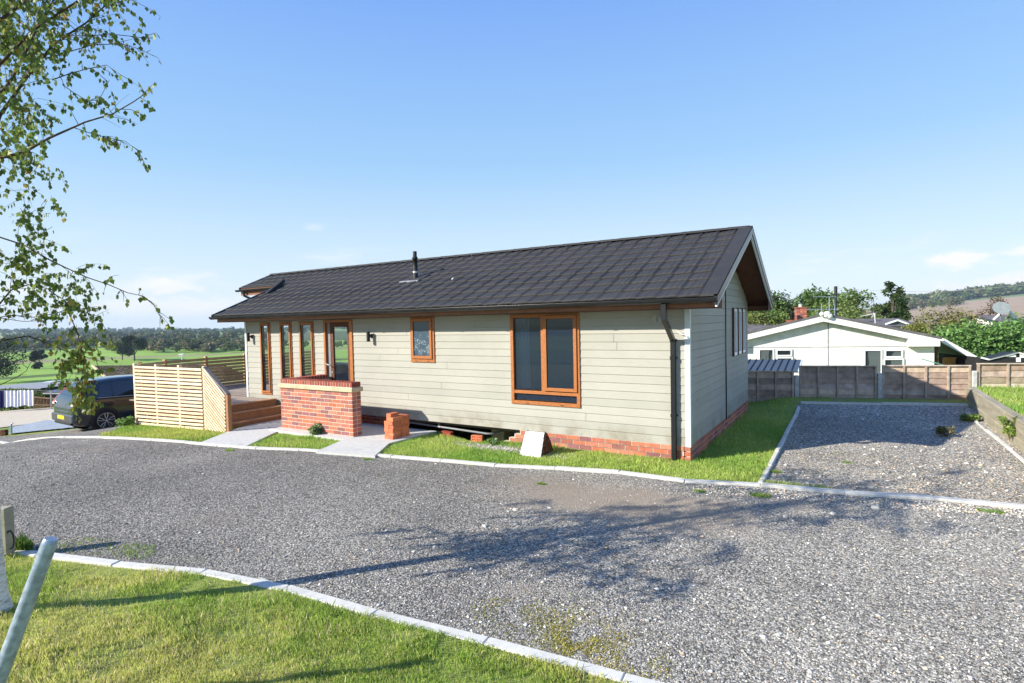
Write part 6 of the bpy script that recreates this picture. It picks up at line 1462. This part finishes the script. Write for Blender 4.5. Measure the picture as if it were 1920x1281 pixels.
# leafy fill by zones of the crown
for u0, u1, v0, v1, cnt, yel, d0, d1, ln in ((-60, 106, -60, 130, 100, .05, -.6, .7, .22), (-60, 88, 130, 250, 64, .06, -.6, .6, .2), (100, 175, -30, 22, 16, .05, -.3, .3, .14), (-60, 60, 250, 300, 30, .05, -.5, .5, .18), (30, 112, 300, 330, 9, .05, -.2, .2, .14), (36, 100, 355, 470, 34, .05, -.25, .25, .17), (0, 60, 440, 540, 28, .07, -.3, .3, .18), (70, 160, 500, 590, 42, .1, -.25, .25, .16), (0, 70, 560, 590, 8, .15, -.2, .2, .1), (118, 172, 640, 700, 20, .5, -.1, .2, .16), (112, 150, 665, 720, 18, .6, -.1, .2, .13), (140, 178, 705, 745, 22, .55, -.1, .2, .14), (150, 185, 590, 640, 14, .2, -.1, .1, .12)):
    for k in range(cnt): twig(atd(rng.uniform(u0, u1), rng.uniform(v0, v1), D0 + rng.uniform(d0, d1)), rnd_unit(1)[0] + (0, 0, -.3), ln * rng.uniform(.5, 1.3), yel, 1.25, .9, .0016)
# the rest of the crown, round the trunk and above the frame
for k in range(64):
    z = BB[2] + rng.uniform(1.7, 4.1); a = rng.uniform(0, 2 * pi); p = trunk_at(z); L = rng.uniform(.55, 1.15) * (1.15 - .13 * (z - 2)); d = np.array((cos(a), sin(a), rng.uniform(.4, 1.0)))
    e = p + d * L; cu_, cv_ = (RM.T @ (e - CP))[:2] / -(RM.T @ (e - CP))[2] * F; uu = 960 + cu_; vv = 640 - cv_
    if uu > 30 and vv > 10: continue
    limb([p, p + d * L * .5 + (0, 0, .05), e + (0, 0, -.05), e + d * .15 + (0, 0, -.22)], .011, .002, 20, (.15, .42), .08, 1.15, .2)
for k in range(12):                                              # high shoots leaning over, above the picture
    z = BB[2] + rng.uniform(3.5, 4.2); a = rng.uniform(-.6, 1.6); p = trunk_at(z); d = np.array((cos(a), sin(a), rng.uniform(.2, .7))); L = rng.uniform(.5, .9); e = p + d * L
    q = RM.T @ (e - CP); vv = 640 - q[1] / -q[2] * F
    if vv > -40: continue
    limb([p, p + d * L * .5 + (0, 0, .08), e, e + d * .2 + (0, 0, -.2)], .010, .002, 18, (.12, .3), .08, 1.0, .2)
br.build('branches', 'barkmat', birch); tw.build('twigs', 'barkmat', birch)
LP = np.array(LP); LC = np.array(LC)
V, Fq, c = leafquads(LP, .036, LC, .22, aspect=.78, up=0, droop=.62); npmesh('leaves', V, Fq, 'leaf', birch, fcolors=c)
print('birch leaves', len(LP))

# ================================================================== POLE AND SLEEPER POST
pt_ = atd(96, 1010, 2.78); pb_ = atz(-46, 1392, .12)
mb = MB(); ax = (pt_ - pb_) / np.linalg.norm(pt_ - pb_); mb.tube([pb_ - ax * .15, pt_ - ax * .03, pt_ - ax * .008, pt_], [.034, .034, .0315, .026], 24)
tag(mb.build('metal_pole', 'galv'), 'leaning round-topped grey metal pole on the near lawn', 'pole')
g = atz(10, 1022, .12); sp_ = empty('sleeper_post', tuple(g), 'short weathered timber post with black hose loop beside the birch trunk', 'post')
mb = MB(); mb.obox(g + (0, 0, .14), RT, BK, (0, 0, 1), .055, .05, .22, bev=.006); mb.build('post', 'sleeper', sp_)
mb = MB(); c = g + RT * .075 + (0, 0, .06) - BK * .03; mb.tube([c + RT * .035 * cos(q) + np.array((0, 0, 1)) * .085 * sin(q) for q in np.linspace(-1.6, 2.2, 12)], .007, 6); mb.build('hose_loop', 'black_matt', sp_)

# ================================================================== GRASS
def region_pts(n, u0, u1, v0, v1, fn, z=0.0):
    u = rng.uniform(u0, u1, n); v = rng.uniform(v0, v1, n)
    d = np.stack([(u - 960) / F, -(v - 640.5) / F, -np.ones(n)], 1) @ RM.T; k = (z - CAMZ) / d[:, 2]; P = CP + d * k[:, None]
    P = P[(k > 0)]; x, y = P[:, 0], P[:, 1]; m = fn(x, y); return x[m], y[m]
def blades(x, y, hgt, wid, cols, name, label, patch=1.0, tilt=.5):
    n = len(x); z = H(x, y) - .004; a = rng.uniform(0, 2 * pi, n); h = hgt * rng.uniform(.45, 1.25, n) * (.25 + 1.5 * fnoise(x * 2.6, y * 2.6, 3)); h *= np.where(rng.random(n) < .02, 1.7, 1); w_ = wid * rng.uniform(.7, 1.3, n)
    wx, wy = np.cos(a) * w_ / 2, np.sin(a) * w_ / 2; ta = rng.uniform(0, 2 * pi, n); tl = tilt * rng.uniform(.1, 1, n) * h; lx, ly = np.cos(ta) * tl, np.sin(ta) * tl
    b = np.stack([x, y, z], 1); A = b + np.stack([wx, wy, 0 * x], 1); B = b - np.stack([wx, wy, 0 * x], 1)
    m = b + np.stack([lx * .35, ly * .35, h * .6], 1); A2 = m + np.stack([wx, wy, 0 * x], 1) * .7; T = b + np.stack([lx, ly, h], 1)
    V = np.stack([B, A, A2, T], 1).reshape(-1, 3); Fq = np.arange(4 * n).reshape(n, 4)
    pn = np.clip((fnoise(x * patch + 9, y * patch + 3, 3) - .35) / .35, 0, 1); q = np.clip(pn + rng.normal(0, .28, n), 0, 1)[:, None]
    c = np.array(cols[0]) * (1 - q) + np.array(cols[1]) * q; straw = rng.random(n) < cols[3] * (.4 + 1.4 * pn); c[straw] = np.array(cols[2]) * rng.uniform(.7, 1.2, (straw.sum(), 1))
    c = c * rng.uniform(.75, 1.25, (n, 1)); o = npmesh(name, V, Fq, 'blade', fcolors=c); tag(o, label, 'grass', kind='stuff'); return o
ndist = lambda x, y: kerb_side(x, y)
x, y = region_pts(330000, -260, 1500, 1015, 1420, lambda x, y: (kerb_side(x, y) > .040) & (y > .4))
keep = (fnoise(x * 3.1, y * 3.1, 3) > .36) | (rng.random(len(x)) < .28); x, y = x[keep], y[keep]
blades(x, y, .036, .0042, [(.33, .48, .09), (.62, .63, .17), (.80, .70, .40), .14], 'near_lawn_grass', 'short yellow-green lawn in the near left foreground', 1.3)
def m_lawn(x, y):
    b = ~(m_road(x, y) | m_bay(x, y)) & ~inside(x, y, slab_poly) & ~inside(x, y, slab2) & (y > 3)
    b &= ~((x > X0 - .1) & (x < X1 + .02) & (y > Y0 - .02) & (y < Y1 + .05)) & ~((x > PXL - .02) & (x < PXR + .02) & (y > PYF - .02) & (y < 8.3))
    b &= ~((x < -11.2) & (x > -16.2) & (y > FY + .05)); kb = np.interp(x, FK[:, 0], FK[:, 1]); b &= ~((np.abs(y - kb) < .075) & (x > FK[0, 0]) & (x < 2.2)); return b
x, y = region_pts(260000, 380, 1560, 745, 925, lambda x, y: m_lawn(x, y) & (x > -11.3) & (x < 2.1) & (y < 16.0))
soil = np.exp(-(((x + 5.0) / .9) ** 2 + ((y - 7.75) / .2) ** 2)); keep = rng.random(len(x)) > soil * 1.1; x, y = x[keep], y[keep]
blades(x, y, .045, .008, [(.26, .45, .08), (.48, .60, .14), (.62, .58, .26), .05], 'verge_grass', 'bright green grass between the bungalow and the kerb', .8)
x, y = region_pts(60000, 120, 470, 780, 845, lambda x, y: m_lawn(x, y) & (x < -9.5) & (x > -18.5))
blades(x, y, .052, .009, [(.26, .43, .08), (.50, .57, .13), (.64, .58, .26), .08], 'screen_verge_grass', 'grass verge in front of the pale slatted screen', .8)
x, y = region_pts(60000, 1780, 2300, 705, 860, lambda x, y: (x > 2.34) & (x < 9) & (y > 8) & (y - .31 * x < 16.6), .42)
blades(x, y, .06, .012, [(.22, .42, .07), (.44, .56, .12), (.64, .6, .26), .06], 'raised_lawn_grass', 'raised lawn behind the sleeper retaining wall', .8)
x, y = region_pts(30000, -200, 60, 1000, 1036, lambda x, y: (kerb_side(x, y) < 2.2) & (kerb_side(x, y) > -.35) & (x < -6.3) & m_lawn(x, y) | ((kerb_side(x, y) > -.12) & (kerb_side(x, y) < .4) & (x < -6.5)))
if len(x): blades(x, y, .07, .006, [(.10, .19, .03), (.18, .27, .05), (.38, .36, .15), .05], 'post_grass', 'longer grass at the foot of the sleeper post')
# tufts and mosses on the gravel
def tuft(px, r, h, cols, name, label, n=500):
    c = atg(*px); a = rng.uniform(0, 2 * pi, n); q = r * np.sqrt(rng.random(n)); return blades(c[0] + np.cos(a) * q * 1.8, c[1] + np.sin(a) * q, h, .006, cols, name, label, 1, .9)
GC = [(.20, .36, .06), (.38, .48, .09), (.5, .5, .2), .05]
for k, (p_, r_, h_, lb) in enumerate([((1425, 930), .07, .035, 'small weed tuft on the gravel just below the far kerb'), ((1312, 922), .04, .025, 'tiny weed tuft at the kerb left of the bay'), ((1858, 960), .07, .03, 'grass tuft below the kerb at the right'), ((1015, 908), .035, .02, 'faint green patch in the brown gravel'), ((1450, 885), .06, .03, 'green tuft just inside the bay by its left edging'), ((160, 1028), .22, .035, 'mossy patch on the gravel above the near kerb'), ((250, 1035), .15, .03, 'small mossy patch beside the near kerb'), ((430, 845), .06, .04, 'weeds at the corner of the left path'), ((690, 862), .05, .03, 'small weed at the kerb below the path'), ((1590, 868), .04, .02, 'sparse weeds in the middle of the bay')]):
    tuft(p_, r_, h_, GC, 'weed_tuft', lb, 260)
def bushlet(name, label, px, z, r, h, pal, n, leaf, cat='plant', seed=3, stems=True):
    c = np.array(px) if len(px) == 3 else atg(*px); rs = np.random.default_rng(seed); e = empty(name, tuple(c), label, cat)
    lob = [(c[0] + rs.uniform(-.6, .6) * r, c[1] + rs.uniform(-.6, .6) * r, c[2] + h * rs.uniform(.25, .8), r * rs.uniform(.3, .55)) for _ in range(12)]
    P, idx = crownpts(lob, n, .3); P[:, 2] = np.maximum(P[:, 2], c[2] + .01); pal = np.array(pal); V, Fq, cc = leafquads(P, leaf, pal[rs.integers(0, len(pal), n)], .25); npmesh('leaves', V, Fq, 'leaf', e, fcolors=cc)
    m = MB()
    for l in lob: m.tube([c - (0, 0, .02), np.array(l[:3])], [.006, .003], 4, (.12, .12, .05), cap=False)
    m.build('stems', 'barkmat', e)
bushlet('shrub', 'small grey-green bushy shrub against the foot of the porch brick wall', (-8.9, 7.08, -.03), 0, .17, .27, [(.20, .30, .12), (.28, .38, .17), (.12, .2, .07)], 900, .05, 'shrub', 5)
bushlet('weed_plant', 'tall pale green weed against the sleeper retaining wall', tuple(atx(1893, 822, 2.12)), 0, .13, .42, [(.22, .32, .07), (.30, .38, .10)], 700, .05, 'plant', 6)
bushlet('weed_plant', 'green weeds in the far right corner of the bay', (1.95, 13.9, .02), 0, .15, .08, [(.14, .24, .05), (.22, .30, .07)], 700, .06, 'plant', 7)
bushlet('weed_plant', 'dry brown weed standing in the shaded part of the bay', (1.35, 12.0, .02), 0, .18, .16, [(.20, .16, .08), (.16, .18, .06)], 420, .045, 'plant', 8)
bushlet('weed_plant', 'pale leafy weed by the upright loose brick', (-5.35, 7.95, -.06), 0, .09, .16, [(.24, .36, .14), (.16, .26, .08)], 260, .06, 'plant', 9)
bushlet('weed_plant', 'leafy green plants beside the left post of the slatted screen', tuple(atg(236, 800)), 0, .22, .22, [(.16, .30, .06), (.24, .38, .10), (.10, .2, .04)], 700, .06, 'plant', 10)

# ================================================================== LOOSE STONES ON THE GRAVEL
def stones(x, y, size, name, label, pal, wts, flat=.6):
    n = len(x); z = H(x, y); base = np.array([(1, 0, 0), (-1, 0, 0), (0, 1, 0), (0, -1, 0), (0, 0, 1), (0, 0, -1)], float)
    tri = np.array([(0, 2, 4), (2, 1, 4), (1, 3, 4), (3, 0, 4), (2, 0, 5), (1, 2, 5), (3, 1, 5), (0, 3, 5)])
    a = rng.uniform(0, 2 * pi, n); ca, sa = np.cos(a), np.sin(a); V = np.tile(base, (n, 1, 1)) * rng.uniform(.55, 1.2, (n, 6, 1)) + rng.normal(0, .18, (n, 6, 3)); V[:, :, 1] *= rng.uniform(.55, 1, (n, 1)); V[:, :, 2] *= flat * rng.uniform(.7, 1.2, (n, 1))
    X = V[:, :, 0] * ca[:, None] - V[:, :, 1] * sa[:, None]; Y = V[:, :, 0] * sa[:, None] + V[:, :, 1] * ca[:, None]
    s = size[:, None] / 2; V = np.stack([x[:, None] + X * s, y[:, None] + Y * s, z[:, None] + V[:, :, 2] * s + s * flat * .35], -1)
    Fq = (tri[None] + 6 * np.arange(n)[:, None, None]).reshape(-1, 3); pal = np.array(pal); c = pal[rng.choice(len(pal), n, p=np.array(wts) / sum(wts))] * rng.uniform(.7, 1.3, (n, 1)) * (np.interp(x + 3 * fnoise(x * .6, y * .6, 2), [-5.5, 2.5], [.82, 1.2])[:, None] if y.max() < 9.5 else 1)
    o = npmesh(name, V.reshape(-1, 3), Fq, 'stones', fcolors=np.repeat(c, 8, 0)); tag(o, label, 'gravel', kind='stuff'); return o
SPAL = [(.215, .210, .195), (.345, .337, .31), (.465, .454, .418), (.62, .60, .545), (.80, .76, .70), (.62, .42, .27), (.66, .52, .32)]
def notshadow(x, y): return m_road(x, y)
x, y = region_pts(190000, -300, 2250, 830, 1420, notshadow)
kb_ = np.hypot((x + 2.45) * .55, (y - 6.1) * 1.25); keep = rng.random(len(x)) > .75 * np.exp(-(kb_ / .7) ** 2); x, y = x[keep], y[keep]
r = np.hypot(x, y); sz = np.maximum(.0065, r * .0013) * np.exp(rng.normal(.12, .38, len(x))); stones(x, y, np.minimum(sz, .045), 'gravel_stones', 'grey crushed stone covering the site road', SPAL, [.26, .30, .22, .11, .04, .03, .03])
x, y = region_pts(7000, -300, 2250, 840, 1400, notshadow); stones(x, y, rng.uniform(.014, .032, len(x)), 'coarse_gravel', 'coarser grey stones mixed through the site road', SPAL, [.22, .3, .26, .13, .05, .02, .02], .5)
x, y = region_pts(1300, -300, 2250, 840, 1400, notshadow); stones(x, y, rng.uniform(.022, .05, len(x)) * rng.uniform(.7, 1.15, len(x)), 'scattered_stones', 'larger pale stones scattered over the site road', SPAL, [.1, .2, .25, .25, .14, .04, .03], .5)
x, y = region_pts(42000, 1400, 2200, 750, 965, m_bay); sz = .017 * np.exp(rng.normal(0, .38, len(x))); stones(x, y, np.minimum(sz, .05), 'bay_stones', 'mixed pale and grey rubble in the parking bay', [tuple(c * np.array((1.0, .93, .84))) for c in np.array(SPAL)], [.25, .27, .2, .13, .06, .05, .05], .5)
x, y = region_pts(420, 1400, 2200, 755, 965, m_bay); stones(x, y, rng.uniform(.035, .09, len(x)), 'bay_rubble', 'large stones lying in the parking bay', SPAL, [.1, .15, .25, .25, .2, .05, .1], .45)
n = 2600; x = -5.0 + rng.normal(0, .55, n); y = 7.80 + rng.normal(0, .10, n); stones(x, y, rng.uniform(.012, .04, n), 'soil_stones', 'pale stony soil patch in the grass before the opening', SPAL, [.08, .16, .28, .28, .1, .05, .05])
x, y = region_pts(9000, 1300, 2100, 905, 985, lambda x, y: m_road(x, y) & (np.interp(x, FK[:, 0], FK[:, 1]) - y < .45) & (np.interp(x, FK[:, 0], FK[:, 1]) - y > .08)); stones(x, y, rng.uniform(.01, .035, len(x)), 'kerbside_stones', 'buff stones gathered along the far kerb', SPAL, [.1, .15, .2, .25, .1, .1, .15])
for k, (u, v, s_) in enumerate([(1641, 952, .11), (1473, 969, .06), (909, 987, .075), (967, 984, .06), (966, 957, .08), (1030, 953, .07), (1562, 963, .07)]):
    g = atz(u, v, .0); stn = MB(); nn = 7
    rs = np.random.default_rng(k); ring = [(cos(2 * pi * i / nn), sin(2 * pi * i / nn)) for i in range(nn)]; V = [g + np.array((a * s_ * .5 * rs.uniform(.7, 1.1), b * s_ * .32 * rs.uniform(.8, 1.1), -.01)) for a, b in ring] + [g + np.array((a * s_ * .36 * rs.uniform(.7, 1.1), b * s_ * .22, s_ * .26 * rs.uniform(.7, 1.1))) for a, b in ring]
    stn.add(V, [(i, (i + 1) % nn, (i + 1) % nn + nn, i + nn) for i in range(nn)] + [tuple(range(nn, 2 * nn))], (.58, .56, .52))
    tag(stn.build('stone', 'stones'), ['largest white stone on the gravel below the kerb at the right', 'white stone at the edge of the tree shadow', 'angular grey stone in the middle of the road', 'pale stone just right of the angular grey stone', 'flat pale stone above the angular grey one', 'flat pale stone in the brown part of the road', 'flat grey stone left of the largest white stone'][k], 'stone', 'single stones lying on the road')
x, y = region_pts(60000, 880, 1260, 1110, 1275, lambda x, y: m_road(x, y)); c_ = atz(1075, 1195, 0)
keep = rng.random(len(x)) < .22 * np.exp(-(((x - c_[0]) / .62) ** 2 + ((y - c_[1]) / .28) ** 2)) * (fnoise(x * 7, y * 7, 3) > .45) * 2; x, y = x[keep], y[keep]
blades(x, y, .014, .009, [(.36, .36, .07), (.48, .44, .10), (.55, .42, .12), .1], 'moss', 'ochre green moss between the stones near the lower kerb', 2, .9)
# haze
hb = MB(); hb.box((-4300, -4300, -24), (4300, 4300, 75)); ho = hb.build('haze', 'mortar')
m = bpy.data.materials.new('haze_air'); m.use_nodes = True; nt = m.node_tree; nt.nodes.clear(); o_ = nt.nodes.new('ShaderNodeOutputMaterial'); pv_ = nt.nodes.new('ShaderNodeVolumePrincipled')
pv_.inputs['Color'].default_value = (.62, .80, 1, 1); pv_.inputs['Density'].default_value = .00019; nt.links.new(pv_.outputs[0], o_.inputs['Volume']); ho.data.materials.clear(); ho.data.materials.append(m); ho['kind'] = 'stuff'; ho['label'] = 'thin blue air over the far valley'
